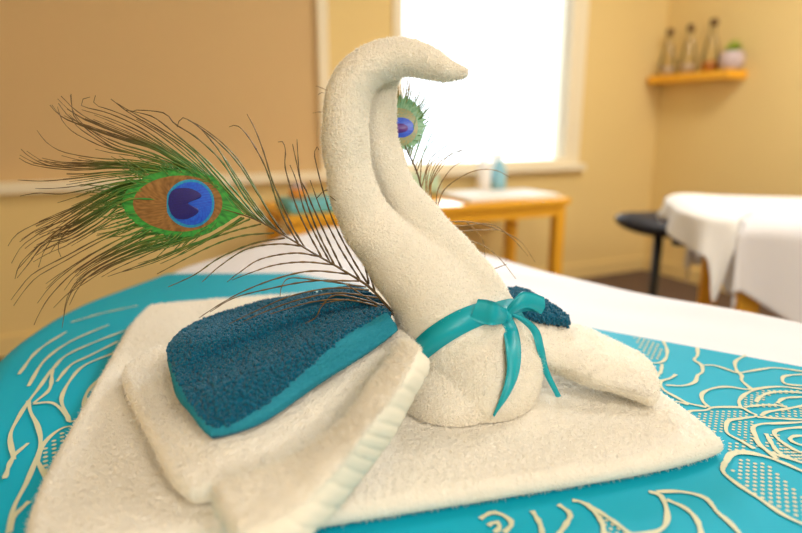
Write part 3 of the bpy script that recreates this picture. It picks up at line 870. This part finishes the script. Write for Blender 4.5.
# ================================================================== PEACOCK FEATHERS
def feather_depth(u, v): return 0.515 + 0.00004 * (400 - u) + 0.00005 * (320 - v)
GREEN, BROWN, DARK, GOLD = np.array(srgb(44, 146, 62)[:3]), np.array(srgb(140, 110, 64)[:3]), np.array(srgb(58, 46, 26)[:3]), np.array(srgb(168, 164, 66)[:3])
def make_barbs(guides, depth, eye_c, eye_r, base_r=0.00046, pale=1.0):
    Vs, Qs, Cs, o = [], [], [], 0
    for g, w, rr in guides:
        Q = resample(np.array(g, float), 30)
        yo = abs(rng.normal(0, 0.0022)); yt = rng.normal(0, 0.008)
        t = np.linspace(0, 1, len(Q))
        P = np.array([PY(u, v, depth(u, v) + yo + yt * s * s) for (u, v), s in zip(Q, t)])
        rad_ = base_r * rr * (0.75 + 0.5 * np.sin(np.arange(len(Q)) * 2.1 + rng.random() * 6) ** 2) * (1.0 - 0.62 * t ** 2)
        v_, q_ = tube_np(P, rad_, 4)
        dist = np.hypot(Q[:, 0] - eye_c[0], (Q[:, 1] - eye_c[1]) * 1.5)
        gmix = np.clip(1.35 - dist / eye_r, 0, 1)[:, None]
        spark = (rng.random((len(Q), 1)) < 0.30) * 0.8
        c = (BROWN * (1 - w) + DARK * w) * pale * (0.7 + 0.6 * rng.random((len(Q), 1)))
        c = c * (1 - gmix) + (GREEN * (1 - 0.6 * spark) + GOLD * 0.6 * spark) * gmix
        Cs.append(np.repeat(np.concatenate([c, np.ones((len(c), 1))], 1), 4, 0))
        Vs.append(v_); Qs.append(q_ + o); o += len(v_)
    return np.concatenate(Vs), np.concatenate(Qs), np.concatenate(Cs)
def between(g1, g2, n, jit=2.0):
    a, b = resample(np.array(g1, float), 14), resample(np.array(g2, float), 14)
    out = []
    for _ in range(n):
        w = rng.random(); q = a * (1 - w) + b * w
        t = np.linspace(0, 1, 14)[:, None]
        q = q + rng.normal(0, jit, (1, 2)) * t + rng.normal(0, jit * 1.3, (1, 2)) * np.sin(t * 3.3) * t
        k = rng.integers(10, 15); out.append(q[:k])
    return out
QUILL = [(418, 331), (411, 325), (392, 311), (369, 287), (338.5, 267.5), (311.6, 252), (284.7, 235.6), (261, 222), (240, 214), (222, 209)]
UP = [  # base -> tip
    [(369, 286), (352, 258), (335, 225), (324, 194), (316, 163), (314.5, 152), (318, 146), (319, 150)],
    [(369, 284), (360, 246), (346, 211), (330, 196)], [(375, 292), (362, 250), (350, 216), (338, 196), (326, 190), (316, 199)],
    [(342, 269), (328, 240), (312, 205), (306, 190), (300, 178), (298, 157), (297, 139)],
    [(335, 266), (318, 232), (304, 194), (296, 160), (292.5, 144)], [(360, 280), (340, 248), (322, 212), (310, 180)],
    [(322, 258), (308, 232), (297, 208), (290, 186), (285, 166), (285.5, 151), (283, 142), (278, 142)],
    [(305, 248), (293, 228), (280, 199), (272, 180), (264, 153), (255, 129), (247, 114)],
    [(298, 243), (285, 221), (276, 199), (268, 174), (259.5, 155), (247, 135), (237, 125.5), (229, 127)],
    [(288, 238), (274, 220), (253, 186), (237, 162), (220, 144), (199, 127), (189, 120), (181, 118), (177, 127)],
    [(280, 233), (266, 220), (249, 199), (232, 172), (218, 149), (200, 128), (188, 120)],
    [(330, 262), (318, 240), (305, 212), (296, 180), (290, 165)],
    [(272, 228), (260, 216), (244, 196), (222, 162), (197, 138), (175, 124), (164, 113), (136, 110), (131, 112)],
    [(266, 225), (254, 214), (234, 190), (206, 160), (178, 136), (155, 118), (140, 113), (126, 110)],
    [(258, 221), (246, 210), (230, 194), (206, 168), (188, 150), (159, 130), (131, 114), (111, 99)]]
FAN = [  # around the eye, ordered from its top round the tip to its underside; base -> tip
    [(250, 216), (232, 200), (208, 176), (173, 150), (141, 128), (108, 113), (82, 106), (84, 98), (90, 97)],
    [(240, 212), (222, 192), (195, 171), (155, 147), (117, 131), (89, 119), (73, 108), (66, 101), (61, 96)],
    [(236, 210), (218, 188), (188, 168), (155, 148), (122, 138), (94, 129), (66, 119), (54, 110), (50, 105)],
    [(232, 208), (212, 186), (185, 170), (150, 158), (115, 148), (100, 139), (88, 130), (74, 116), (71, 94)],
    [(228, 207), (205, 182), (175, 171), (135, 163), (101, 165), (67, 167), (47, 165), (30, 157), (21, 149)],
    [(226, 206), (200, 180), (165, 170), (130, 165), (95, 163), (62, 162), (42, 158)],
    [(225, 206), (195, 180), (160, 172), (120, 168), (80, 170), (50, 168), (30, 164), (19, 158)],
    [(222, 206), (190, 180), (150, 172), (111, 174), (78, 178), (44, 181), (18, 180)],
    [(220, 206), (180, 182), (142, 180), (110, 184), (84, 190), (61, 194), (38, 193), (20, 196)],
    [(220, 206), (170, 186), (136, 182), (105, 192), (68, 211), (40, 222), (17, 234), (8, 246)],
    [(218, 206), (165, 188), (130, 186), (96, 204), (64, 226), (36, 248), (20, 264), (15, 279)],
    [(218, 207), (165, 190), (128, 192), (92, 208), (66, 232), (58, 246), (61, 257)],
    [(218, 208), (160, 200), (125, 200), (96, 220), (66, 238), (44, 244), (30, 262), (17, 278)],
    [(220, 210), (165, 222), (130, 226), (96, 240), (68, 255), (34, 273), (20, 288), (11, 300)],
    [(224, 212), (180, 230), (142, 234), (105, 252), (74, 272), (51, 295), (40, 312), (34, 325)],
    [(228, 213), (185, 234), (145, 246), (105, 263), (80, 280), (67, 302), (62, 328)],
    [(235, 216), (205, 234), (160, 248), (120, 261), (95, 274), (74, 284)],
    [(244, 218), (215, 236), (188, 246), (158, 259), (123, 271)]]
LOW = [
    [(261, 224), (234, 231), (200, 243), (175, 257)], [(274, 233), (241, 236), (207, 248), (157, 274)],
    [(284.7, 238), (255, 243), (221, 257), (194, 275), (168, 287)], [(301.5, 246), (278, 244), (247, 249), (220, 266), (202, 282)],
    [(322, 257), (295, 253), (261, 259), (240, 272), (227, 282)], [(335, 265), (305, 262), (275, 265), (250, 273), (232, 280)],
    [(349, 274), (312, 271), (278, 278), (244, 291), (217, 306), (199, 318)], [(359, 281), (312, 281), (268, 289), (234, 298), (210, 312)],
    [(369, 290), (332, 288), (291, 296), (258, 310), (229, 324)], [(379, 298), (338, 293), (298, 300), (262, 313), (236, 325)],
    [(384, 305), (338, 295), (322, 306), (315, 318), (296, 328)], [(366, 287), (325, 281), (291, 278), (282, 286), (280, 296)],
    [(390, 310), (350, 300), (312, 302), (270, 314)], [(250, 219), (222, 232), (190, 250), (160, 264)],
    [(396, 315), (364, 296), (345, 284), (328, 280)], [(400, 318), (388, 296), (374, 276), (366, 262)], [(402, 320), (376, 306), (346, 300), (320, 304)]]
guides = [(g, 0.75, 1.0) for g in UP] + [(g, 0.45, 0.95) for g in LOW] + [(g, 0.55, 0.9) for g in FAN]
for g1, g2 in zip(FAN, FAN[1:]):
    guides += [(g, 0.55, 0.75) for g in between(g1, g2, 5, 2.2)]
guides += [(g, 0.5, 0.9) for g in between(FAN[9], FAN[12], 16, 3)] + [(g, 0.5, 0.9) for g in between(FAN[2], FAN[3], 5, 3)] + [(g, 0.4, 0.8) for g in between(FAN[14], FAN[16], 8, 3)]
for g1, g2 in ((UP[12], UP[14]), (UP[9], UP[10]), (FAN[0], UP[14])): guides += [(g, 0.7, 0.8) for g in between(g1, g2, 2, 1.5)]
# short green barbs hugging the eye
for k in range(150):
    th = rng.uniform(0.1, 2 * math.pi - 0.1)
    c0 = np.array([178 + 50 * math.cos(th), 204 + 29 * math.sin(th)])
    d = np.array([-1.0, 0.0]) * (0.8 + 0.4 * rng.random()) + np.array([0.45 * math.cos(th), 0.75 * math.sin(th)])
    L = rng.uniform(10, 34)
    p1 = c0 + d * L * 0.5 + [0, 1.5 * math.sin(th)]; p2 = c0 + d * L + [0, 3 * rng.normal()]
    guides.append(([tuple(c0 - d * 8), tuple(c0), tuple(p1), tuple(p2)], 0.3, 0.8))
feather = thing('peacock_feather', 'large peacock feather with blue eye sweeping left from the swan\'s back', 'feather', PY(411, 325, feather_depth(411, 325)))
V, Q, Cc = make_barbs(guides, feather_depth, (175, 204), 84, 0.00084)
np_mesh('barbs', V, [Q], M['barb'], feather, colors=Cc)['kind'] = 'stuff'
P = np.array([PY(u, v, feather_depth(u, v) - .0006) for u, v in resample(np.array(QUILL, float), 50)])
V, Q = tube_np(P, np.linspace(0.0014, 0.0005, 50), 8)
np_mesh('quill', V, [Q], M['quill'], feather)
def vane(name, outline, colA, colB, lift, parent, depth, streak_dir=None, ragged=0.0, n=120, seed=0):
    """a flat patch of interlocked barbs with colour streaks, slightly domed; outline in picture columns/rows about its middle"""
    O = np.array(outline, float); c = O.mean(0)
    cl = np.concatenate([O, O[:1]])
    R = resample(cl, n + 1)[:-1]
    rr = np.random.default_rng(seed + 5)
    if ragged: R = c + (R - c) * (1 + ragged * rr.normal(0, 1, (n, 1)))
    ss = np.linspace(0, 1, 13)
    V, C = [], []
    for s in ss:
        p = c + (R - c) * s
        for u, v in p:
            V.append(PY(u, v, depth(u, v) - lift + 0.0012 * s * s))
            k = np.clip(0.5 + 0.28 * math.sin(v * 2.3 + u * 0.35) + 0.25 * rr.normal(), 0, 1)
            C.append(np.append(np.array(colA) * (1 - k) + np.array(colB) * k, 1))
    V = np.array(V); m = len(ss)
    nn = n
    i = np.arange(m - 1)[:, None]; j = np.arange(nn)[None]
    a = i * nn + j; b = i * nn + (j + 1) % nn
    F = np.stack([a, a + nn, b + nn, b], 2).reshape(-1, 4)
    return np_mesh(name, V, [F], M['eye'], parent, colors=np.array(C))
s3 = lambda r, g, b: np.array(srgb(r, g, b)[:3])
def ell(cx, cy, rl, rr_, ry, n=28, p=2.0):
    out = []
    for k in range(n):
        t = 2 * math.pi * k / n
        x = math.cos(t); y = math.sin(t)
        out.append((cx + (rr_ if x > 0 else rl) * x, cy + ry * y))
    return out
patch = vane('eye_patch', [(244, 214), (232, 219), (222, 226), (205, 234), (185, 237), (162, 234), (142, 227), (128, 216), (122, 204), (127, 191), (138, 181), (155, 173), (176, 170), (198, 171), (214, 178), (226, 191), (234, 204)],
             s3(16, 104, 48), s3(56, 170, 70), 0.0016, feather, feather_depth, ragged=0.008, seed=1)
vane('bronze_ring', ell(182, 203.5, 49, 40.5, 28), s3(112, 76, 40), s3(158, 114, 64), 0.0026, patch, feather_depth, seed=2)
vane('turquoise_ring', ell(191, 203.5, 25.5, 23.5, 24.2), s3(0, 120, 190), s3(0, 160, 200), 0.0036, patch, feather_depth, seed=3)
vane('blue_spot', ell(191.5, 203.5, 23, 20.5, 21.5), s3(0, 60, 205), s3(0, 104, 226), 0.0046, patch, feather_depth, seed=4)
vane('dark_heart', [(168, 204), (169, 196), (173, 190), (181, 188), (190, 188.5), (198, 192), (201.5, 196), (198, 199), (192, 200), (188, 203.5), (191, 207), (197, 208.5), (198.5, 212), (193, 216.5), (186, 219), (177, 218.5), (171, 213)],
     s3(6, 10, 104), s3(16, 20, 124), 0.0056, patch, feather_depth, seed=5)

def depth2(u, v): return 0.592 + 0.00012 * (260 - v)
g2 = [[(432, 205), (432, 181), (447, 157), (462, 150), (481, 146)], [(436, 212), (445, 189), (471, 172), (494, 170), (511, 178)],
      [(430, 200), (431, 180), (441, 161), (462, 150.5)], [(426, 196), (427, 170), (437, 157)], [(420, 182), (423, 155), (434, 140), (438, 138)],
      [(416, 174), (426, 147), (436, 125)], [(412, 164), (420, 140), (429, 116)], [(410, 158), (418, 130), (428, 102)], [(408, 152), (414, 122), (420, 100)],
      [(405, 150), (410, 118), (412, 97)], [(428, 199), (409, 189), (396, 170)], [(424, 192), (405, 180), (393, 160)], [(430, 205), (412, 200), (400, 190)],
      [(440, 226), (447, 222), (471, 222), (494, 228), (520, 241), (535, 262)], [(448, 236), (458, 232), (482, 230), (505, 232), (524, 251)],
      [(455, 240), (469, 241), (486, 247), (501, 260), (516, 279)], [(455, 222), (466, 222), (479, 234), (484, 245), (485, 259)], [(484, 273), (494, 269), (507, 264)],
      [(440, 222), (458, 226), (490, 224), (512, 238), (528, 256)],
      [(436, 215), (438, 190), (452, 168), (470, 158)], [(422, 186), (430, 160), (446, 146), (455, 140)],
      [(380, 110), (340, 96), (322, 88), (316, 86)], [(378, 130), (340, 116), (322, 112), (313, 113)], [(380, 120), (345, 104), (324, 93), (318, 95)]]
gg = [(g, 0.6, 1.0) for g in g2]
for a, b, n in ((g2[0], g2[3], 3), (g2[5], g2[8], 5), (g2[7], g2[9], 4), (g2[10], g2[11], 3)): gg += [(g, 0.4, 0.7) for g in between(a, b, n, 2.0)]
for k in range(70):
    th = rng.uniform(-2.2, 1.4); c0 = np.array([401 + 14 * math.cos(th), 126 + 18 * math.sin(th)])
    d = np.array([0.6 * math.cos(th) + 0.25, -0.55 + 0.9 * math.sin(th)]); L = rng.uniform(10, 24)
    gg.append(([tuple(c0), tuple(c0 + d * L * .5 + [1.5, 0]), tuple(c0 + d * L)], 0.35, 0.7))
feather2 = thing('peacock_feather', 'peacock feather half hidden behind the swan\'s neck against the window', 'feather', PY(447, 240, depth2(447, 240)))
V, Q, Cc = make_barbs(gg, depth2, (403, 128), 48, 0.0006, 2.2)
np_mesh('barbs', V, [Q], M['barb'], feather2, colors=Cc)['kind'] = 'stuff'
P = np.array([PY(u, v, depth2(u, v)) for u, v in resample(np.array([(455, 250), (440, 228), (426, 204), (417, 172), (406, 148), (400, 130)], float), 40)])
V, Q = tube_np(P, np.linspace(0.0014, 0.0006, 40), 8); np_mesh('quill', V, [Q], M['quill'], feather2)
patch2 = vane('eye_patch', ell(401, 124, 22, 23, 27), s3(80, 150, 110), s3(150, 190, 150), 0.0012, feather2, depth2, ragged=0.05, seed=6)
vane('bronze_ring', ell(400, 127, 18, 18, 19), s3(170, 150, 90), s3(120, 150, 120), 0.0020, patch2, depth2, seed=7)
vane('blue_spot', ell(401, 127.5, 16, 13, 10), s3(20, 60, 200), s3(40, 100, 220), 0.0030, patch2, depth2, seed=8)
vane('dark_heart', ell(400, 128, 10, 8, 5), s3(60, 20, 120), s3(100, 40, 140), 0.0038, patch2, depth2, seed=9)

# ================================================================== SIDE TABLE UNDER THE WINDOW
SZ = 0.615
S0 = np.array([0.825, 2.90]); SX = -BX; SY = -BM           # from the right front corner: leftwards, and towards the wall
st = thing('side_table', 'long low orange pine table standing under the bright window', 'table', (S0[0], S0[1], 0))
bm = bmesh.new(); fbox(bm, S0, SX, SY, 0, 1.40, 0, 0.46, SZ - 0.03, SZ); bm_obj('tabletop', bm, M['wood'], st, bevel=0.004)
bm = bmesh.new(); fbox(bm, S0, SX, SY, 0.03, 1.37, 0.02, 0.04, SZ - 0.085, SZ - 0.0305); bm_obj('apron', bm, M['wood'], st)
for lx in (0.02, 1.33):
    for ly in (0.012, 0.398):
        bm = bmesh.new(); fbox(bm, S0, SX, SY, lx, lx + 0.05, ly, ly + 0.05, 0.0, SZ - 0.031); bm_obj('leg', bm, M['wood'], st, bevel=0.003)
def on_table(x, y): return S0 + SX * x + SY * y
def soft_box(name, o, ax, ay, x0, x1, y0, y1, z0, z1, mat, parent=None, bev=0.01):
    bm = bmesh.new(); fbox(bm, o, ax, ay, x0, x1, y0, y1, z0, z1)
    bmesh.ops.bevel(bm, geom=list(bm.edges), offset=bev, segments=3, affect='EDGES', profile=0.5)
    return bm_obj(name, bm, mat, parent, smooth=True)
o = soft_box('folded_cloth', S0, SX, SY, 0.03, 0.26, 0.05, 0.34, SZ + .001, SZ + 0.016, M['paper'], bev=0.006)
tag(o, 'flat white cloth at the right end of the pine side table', 'cloth')
o = soft_box('folded_cloth', S0, SX, SY, 0.27, 0.56, 0.03, 0.34, SZ + .001, SZ + 0.024, M['paper'], bev=0.008)
tag(o, 'thicker folded white cloth beside the spray bottle on the side table', 'cloth')
o = soft_box('folded_towel', S0, SX, SY, 0.52, 0.86, 0.352, 0.45, SZ + .001, SZ + 0.11, M['green_cloth'], bev=0.03)
tag(o, 'pale green folded towel at the back of the side table under the window', 'towel')
o = soft_box('folded_cloth', S0, SX, SY, 1.10, 1.38, 0.02, 0.24, SZ + .001, SZ + 0.05, M['aqua_cloth'], bev=0.012)
tag(o, 'folded aqua cloth at the left end of the pine side table', 'cloth')
c = on_table(0.15, 0.405)
sb = thing('spray_bottle', 'white and pale blue spray bottle standing on the side table', 'bottle', (c[0], c[1], SZ + .001))
bm = bmesh.new(); lathe(bm, (c[0], c[1], SZ + .001), [(0.036, 0), (0.040, 0.01), (0.040, 0.10), (0.034, 0.13), (0.016, 0.155), (0.014, 0.165)]); bm_obj('bottle_body', bm, M['blue_plastic'], sb, smooth=True)
bm = bmesh.new(); fbox(bm, c, SX, SY, -0.02, 0.055, -0.014, 0.014, SZ + .166, SZ + .20); bm_obj('spray_head', bm, M['white_plastic'], sb, bevel=0.005)
bm = bmesh.new(); fbox(bm, c, SX, SY, 0.03, 0.042, -0.006, 0.006, SZ + .125, SZ + .1655); bm_obj('trigger', bm, M['white_plastic'], sb, bevel=0.002)
c = on_table(0.24, 0.41)
o = thing('pump_bottle', 'tall white bottle left of the spray bottle on the side table', 'bottle', (c[0], c[1], SZ + .001))
bm = bmesh.new(); lathe(bm, (c[0], c[1], SZ + .001), [(0.034, 0), (0.037, 0.008), (0.037, 0.12), (0.030, 0.14), (0.014, 0.155)]); bm_obj('bottle_body', bm, M['white_plastic'], o, smooth=True)
bm = bmesh.new(); lathe(bm, (c[0], c[1], SZ + .157), [(0.015, 0), (0.015, 0.02), (0.006, 0.024), (0.006, 0.045), (0.017, 0.048), (0.017, 0.058)]); bm_obj('pump', bm, M['white_plastic'], o, smooth=True)
c = on_table(1.32, 0.12)
o = thing('jar', 'small round orange jar standing on the aqua cloth', 'jar', (c[0], c[1], SZ + .051))
bm = bmesh.new(); lathe(bm, (c[0], c[1], SZ + .051), [(0.028, 0), (0.034, 0.008), (0.035, 0.035), (0.028, 0.045)]); bm_obj('jar_body', bm, M['amber'], o, smooth=True)
bm = bmesh.new(); lathe(bm, (c[0], c[1], SZ + .0965), [(0.029, 0), (0.030, 0.004), (0.030, 0.014), (0.026, 0.017)]); bm_obj('lid', bm, M['clay'], o, smooth=True)

# ================================================================== SECOND MASSAGE TABLE (right) WITH DRAPE AND FACE CRADLE
R0 = np.array([0.845, 1.51]); RX = np.array([0.96, -0.28]); RY = np.array([0.28, 0.96])
RZ = 0.72
rt = thing('massage_table', 'wooden legged massage table by the right wall under a white drape', 'table', (R0[0] + RX[0] * .9 + RY[0] * .3, R0[1] + RX[1] * .9 + RY[1] * .3, 0))
soft_box('padded_top', R0, RX, RY, 0.06, 1.75, 0.01, 0.61, RZ - 0.075, RZ - 0.004, M['vinyl'], rt, bev=0.02)
bm = bmesh.new(); fbox(bm, R0, RX, RY, 0.04, 1.72, 0.04, 0.58, RZ - 0.14, RZ - 0.0755); bm_obj('frame', bm, M['wood'], rt)
for lx in (0.05, 1.6):
    for ly in (0.045, 0.525):
        bm = bmesh.new(); fbox(bm, R0, RX, RY, lx, lx + 0.05, ly, ly + 0.05, 0, RZ - 0.1405); bm_obj('leg', bm, M['wood'], rt, bevel=0.004)
# drape: grid that lies on the top and hangs over the near and far long sides and the end
nx, ny = 120, 90
xs = np.concatenate([np.linspace(-0.20, 0.0, 24), np.linspace(0.004, 1.75, nx - 24)]); yt = np.linspace(-0.30, 0.86, ny)
Vd = np.zeros((nx, ny, 3))
for i_, x in enumerate(xs):
    for j_, y in enumerate(yt):
        w = 0.012 * math.sin(x * 19 + 1.2 * math.sin(x * 7)) + 0.006 * math.sin(x * 43)
        rr = 0.03
        dropn = max(0.0, -y); dropf = max(0.0, y - 0.62)
        hang = 0.16 + 0.10 * min(1, max(0, x) / 0.20) + 0.01 * math.sin(x * 11)
        if y < 0:
            t = min(dropn / 0.30, 1); dz = hang * t; yy = -0.004 - 0.012 * min(1, dropn / 0.03) + w * t - 0.015 * t
        elif y > 0.62:
            t = min(dropf / 0.24, 1); dz = 0.24 * t; yy = 0.624 + 0.012 * min(1, dropf / 0.03) - w * t
        else:
            dz = 0.0; yy = y
        e = min(y, 0.62 - y)
        dz += 0.012 * (1 - min(1, max(0, e) / 0.025)) ** 2 if e >= 0 else 0.012
        xx = x + 0.03
        if x < 0: dz = math.hypot(dz, -x * (0.9 + 0.1 * math.sin(y * 30))); xx = 0.03 - 0.014 * min(1, -x / 0.03) + w * 0.6 * min(1, -x / 0.1)
        p = R0 + RX * xx + RY * yy
        Vd[i_, j_] = (p[0], p[1], RZ + 0.004 - dz)
dr = np_mesh('table_drape', Vd.reshape(-1, 3), [grid_faces(nx, ny)], M['sheet2'])
sol = dr.modifiers.new('thickness', 'SOLIDIFY'); sol.thickness = 0.004; sol.offset = 1
tag(dr, 'white drape hanging over the massage table by the right wall', 'drape')
# face cradle with its white cover
fc = thing('face_cradle', 'padded face cradle at the left end of the right massage table', 'headrest', (R0[0] - RX[0] * .1 + RY[0] * .32, R0[1] - RX[1] * .1 + RY[1] * .32, RZ - 0.06))
bm = bmesh.new(); fbox(bm, R0, RX, RY, -0.10, 0.035, 0.24, 0.27, RZ - 0.11, RZ - 0.09); bm_obj('support_bar', bm, M['metal'], fc)
bm = bmesh.new(); fbox(bm, R0, RX, RY, -0.10, 0.035, 0.36, 0.39, RZ - 0.11, RZ - 0.09); bm_obj('support_bar', bm, M['metal'], fc)
bm = bmesh.new()
cc = R0 + RX * (-0.036) + RY * 0.30
rotm = Matrix.Rotation(math.atan2(RX[1], RX[0]), 4, 'Z')
n1, n2 = 40, 14
ring = []
for i_ in range(n1):
    a = 2 * math.pi * i_ / n1; row = []
    for j_ in range(n2):
        b = 2 * math.pi * j_ / n2
        r_ = 1 + 0.40 * math.cos(b)
        v = rotm @ Vector((0.050 * r_ * math.cos(a), 0.115 * r_ * math.sin(a), 0.032 * math.sin(b)))
        row.append(bm.verts.new((cc[0] + v.x, cc[1] + v.y, RZ - 0.055 + v.z)))
    ring.append(row)
for i_ in range(n1):
    for j_ in range(n2):
        bm.faces.new((ring[i_][j_], ring[(i_ + 1) % n1][j_], ring[(i_ + 1) % n1][(j_ + 1) % n2], ring[i_][(j_ + 1) % n2]))
bm_obj('cushion', bm, M['vinyl'], fc, smooth=True)
# cover: a soft cloth over cradle and table end with a hanging corner
na, nr = 96, 34
Vc = []
cv = R0 + RX * (-0.030) + RY * 0.30
for k in range(nr):
    s = k / (nr - 1)
    for j_ in range(na):
        a = 2 * math.pi * j_ / na
        ex, ey = 0.085, 0.205
        rr = 1 / ((abs(math.cos(a)) ** 3 + abs(math.sin(a)) ** 3) ** (1 / 3))
        tail = math.exp(-((a - 4.78) / 0.20) ** 2)          # long corner on the near side
        tail2 = 0.5 * math.exp(-((a - 3.6) / 0.5) ** 2)
        flat = min(1, s / 0.62); down = max(0, (s - 0.62) / 0.38)
        x = ex * rr * math.cos(a) * flat; y = ey * rr * math.sin(a) * flat
        y -= 0.10 * flat * (1 if math.sin(a) < 0 else 0) * abs(math.sin(a))
        fold = 0.012 * math.sin(9 * a) * down
        x += (fold + 0.012 * down) * math.cos(a); y += (fold + 0.012 * down) * math.sin(a)
        z = RZ + 0.028 - 0.02 * flat ** 4 - down * (0.055 + 0.03 * math.sin(3 * a + 1) + 0.155 * tail + 0.05 * tail2)
        if x > 0.045 and down > 0 and math.cos(a) > 0.3: z = RZ + 0.0125 + 0.004 * math.sin(9 * a)
        p = cv + RX * x + RY * y
        Vc.append((p[0], p[1], z))
Vc = np.array(Vc)
i_ = np.arange(nr - 1)[:, None]; j_ = np.arange(na)[None]
a_ = i_ * na + j_; b_ = i_ * na + (j_ + 1) % na
fcv = np_mesh('cradle_cover', Vc, [np.stack([a_, a_ + na, b_ + na, b_], 2).reshape(-1, 4)], M['paper'])
sol = fcv.modifiers.new('thickness', 'SOLIDIFY'); sol.thickness = 0.003; sol.offset = 1
tag(fcv, 'bright white cloth cover draped over the face cradle', 'cover')

# ================================================================== STOOL
c = np.array(PZ(660, 224, 0.585)[:2])
sl = thing('stool', 'dark saddle stool on a single post in the far corner', 'stool', (c[0], c[1], 0))
bm = bmesh.new()
nseg, nc = 40, 16
rows = []
for i_ in range(nc + 1):
    t = i_ / nc
    rows.append([bm.verts.new((c[0] + 0.17 * math.sin(math.pi * t) ** 0.6 * math.cos(2 * math.pi * k / nseg),
                               c[1] + 0.15 * math.sin(math.pi * t) ** 0.6 * math.sin(2 * math.pi * k / nseg),
                               0.585 - 0.04 * math.cos(math.pi * t) * -1 + 0.05 * (abs(math.cos(2 * math.pi * k / nseg) + 0.25) ** 2) * math.sin(math.pi * t) * (0.6 if math.cos(2 * math.pi * k / nseg) < 0 else 0.15))) for k in range(nseg)])
for a, b in zip(rows, rows[1:]):
    for k in range(nseg): bm.faces.new((a[k], a[(k + 1) % nseg], b[(k + 1) % nseg], b[k]))
bmesh.ops.remove_doubles(bm, verts=bm.verts, dist=1e-5)
bm_obj('seat', bm, M['dark'], sl, smooth=True)
bm = bmesh.new(); lathe(bm, (c[0], c[1], 0.08), [(0.03, 0), (0.03, 0.2), (0.018, 0.21), (0.018, 0.464)]); bm_obj('post', bm, M['metal'], sl, smooth=True)
for k in range(5):
    a = 2 * math.pi * k / 5 + 0.3
    d = np.array([math.cos(a), math.sin(a)]); e = np.array([-d[1], d[0]])
    bm = bmesh.new(); fbox(bm, c, d, e, 0.0, 0.24, -0.016, 0.016, 0.055, 0.079); lg = bm_obj('leg', bm, M['metal'], sl, bevel=0.004)
    w = c + d * 0.22
    bm = bmesh.new(); bmesh.ops.create_uvsphere(bm, u_segments=16, v_segments=10, radius=0.027, matrix=Matrix.Translation((w[0], w[1], 0.0275))); cs = bm_obj('caster', bm, M['dark'], sl, smooth=True)

# ================================================================== WALL SHELF WITH BOTTLES
def d_of(u, v):          # where a sight line meets a plane just off the right wall
    r = ray(u, v); q = KX - BX * 0.07
    A = np.array([[r[0], -BM[0]], [r[1], -BM[1]]]); t, d = np.linalg.solve(A, q)
    return d, CAMZ + r[2] * t
sd0, sz0 = d_of(657, 77); sd1, sz1 = d_of(739, 71)
SHZ = (sz0 + sz1) / 2 + 0.005
bm = bmesh.new(); rbox(bm, 0.001, 0.15, sd0, sd1, SHZ - 0.045, SHZ)
sh = thing('wall_shelf', 'orange pine shelf fixed to the yellow wall in the far corner', 'shelf', room(0.07, (sd0 + sd1) / 2, SHZ - 0.045))
bm_obj('shelf_board', bm, M['wood'], sh, bevel=0.004)
labels = ['leftmost of the three tall glass bottles on the wall shelf, pale contents', 'middle of the three tall glass bottles on the wall shelf', 'tall glass bottle with orange contents beside the round pot']
def tall_bottle(d, fill, label, h):
    p = room(0.075, d, SHZ + .001)
    b = thing('glass_bottle', label, 'bottle', p, 'tall bottles on the wall shelf')
    bm = bmesh.new(); lathe(bm, p, [(0.040, 0), (0.046, 0.006), (0.044, h * .35), (0.030, h * .62), (0.017, h * .78), (0.015, h * .92), (0.018, h * .93)]); bm_obj('glass_body', bm, M['bottle'], b, smooth=True)
    bm = bmesh.new(); lathe(bm, (p[0], p[1], p[2] + .004), [(0.038, 0), (0.0415, 0.004), (0.041, h * .18), (0.036, h * .20)]); bm_obj('contents', bm, fill, b, smooth=True)
    bm = bmesh.new(); lathe(bm, (p[0], p[1], p[2] + h * .931), [(0.016, 0), (0.022, .006), (0.023, .030), (0.016, .042)]); bm_obj('stopper', bm, M['brown'], b, smooth=True)
hs = (0.245, 0.25, 0.262)
for (u, fill, lab, h) in zip((667, 687, 709), (M['pale_liquid'], M['pale_liquid'], M['amber']), labels, hs):
    tall_bottle(d_of(u, 74)[0], fill, lab, h)
p = room(0.075, d_of(731, 71)[0], SHZ + .001)
pot = thing('potted_plant', 'round pale pot with lime green leaves at right end of shelf', 'plant', p)
bm = bmesh.new(); lathe(bm, p, [(0.040, 0), (0.056, 0.016), (0.064, 0.05), (0.058, 0.085), (0.048, 0.098), (0.044, 0.095)]); bm_obj('pot', bm, M['clay'], pot, smooth=True)
bm = bmesh.new()
for k in range(70):
    a = rng.uniform(0, 6.28); el = rng.uniform(0.2, 1.3); L = rng.uniform(0.04, 0.075)
    d = np.array([math.cos(a) * math.cos(el), math.sin(a) * math.cos(el), math.sin(el)]); s = np.array([-math.sin(a), math.cos(a), 0]) * 0.009
    b0 = np.array([p[0], p[1], p[2] + 0.085]) + d * 0.01
    v = [bm.verts.new(b0), bm.verts.new(b0 + d * L * .5 + s), bm.verts.new(b0 + d * L), bm.verts.new(b0 + d * L * .5 - s)]
    bm.faces.new(v)
bm_obj('foliage', bm, M['leaf'], pot)

# ceiling lamps that carry the room's light (above the frame)
bm = bmesh.new(); rbox(bm, 2.55, 4.05, 5.37, ROOM_D - 0.001, 1.3, 2.2); tag(bm_obj('front_fill_panel', bm, M['lampshade'], bevel=0.005), 'added unseen opal panel for the fill light behind the viewer', 'lamp')  # unseen housing made up to go with the added front fill
for q, lab in ((lp, 'flat square ceiling lamp above the foreground massage table'), (lp2, 'flat square ceiling lamp above the far corner of the room')):
    bm = bmesh.new(); s = 0.55 if q is lp else 0.45
    fbox(bm, q[:2], np.array([1, 0]), np.array([0, 1]), -s, s, -s, s, 2.51, ROOM_H - 0.001)
    tag(bm_obj('ceiling_lamp', bm, M['lampshade']), lab, 'lamp')
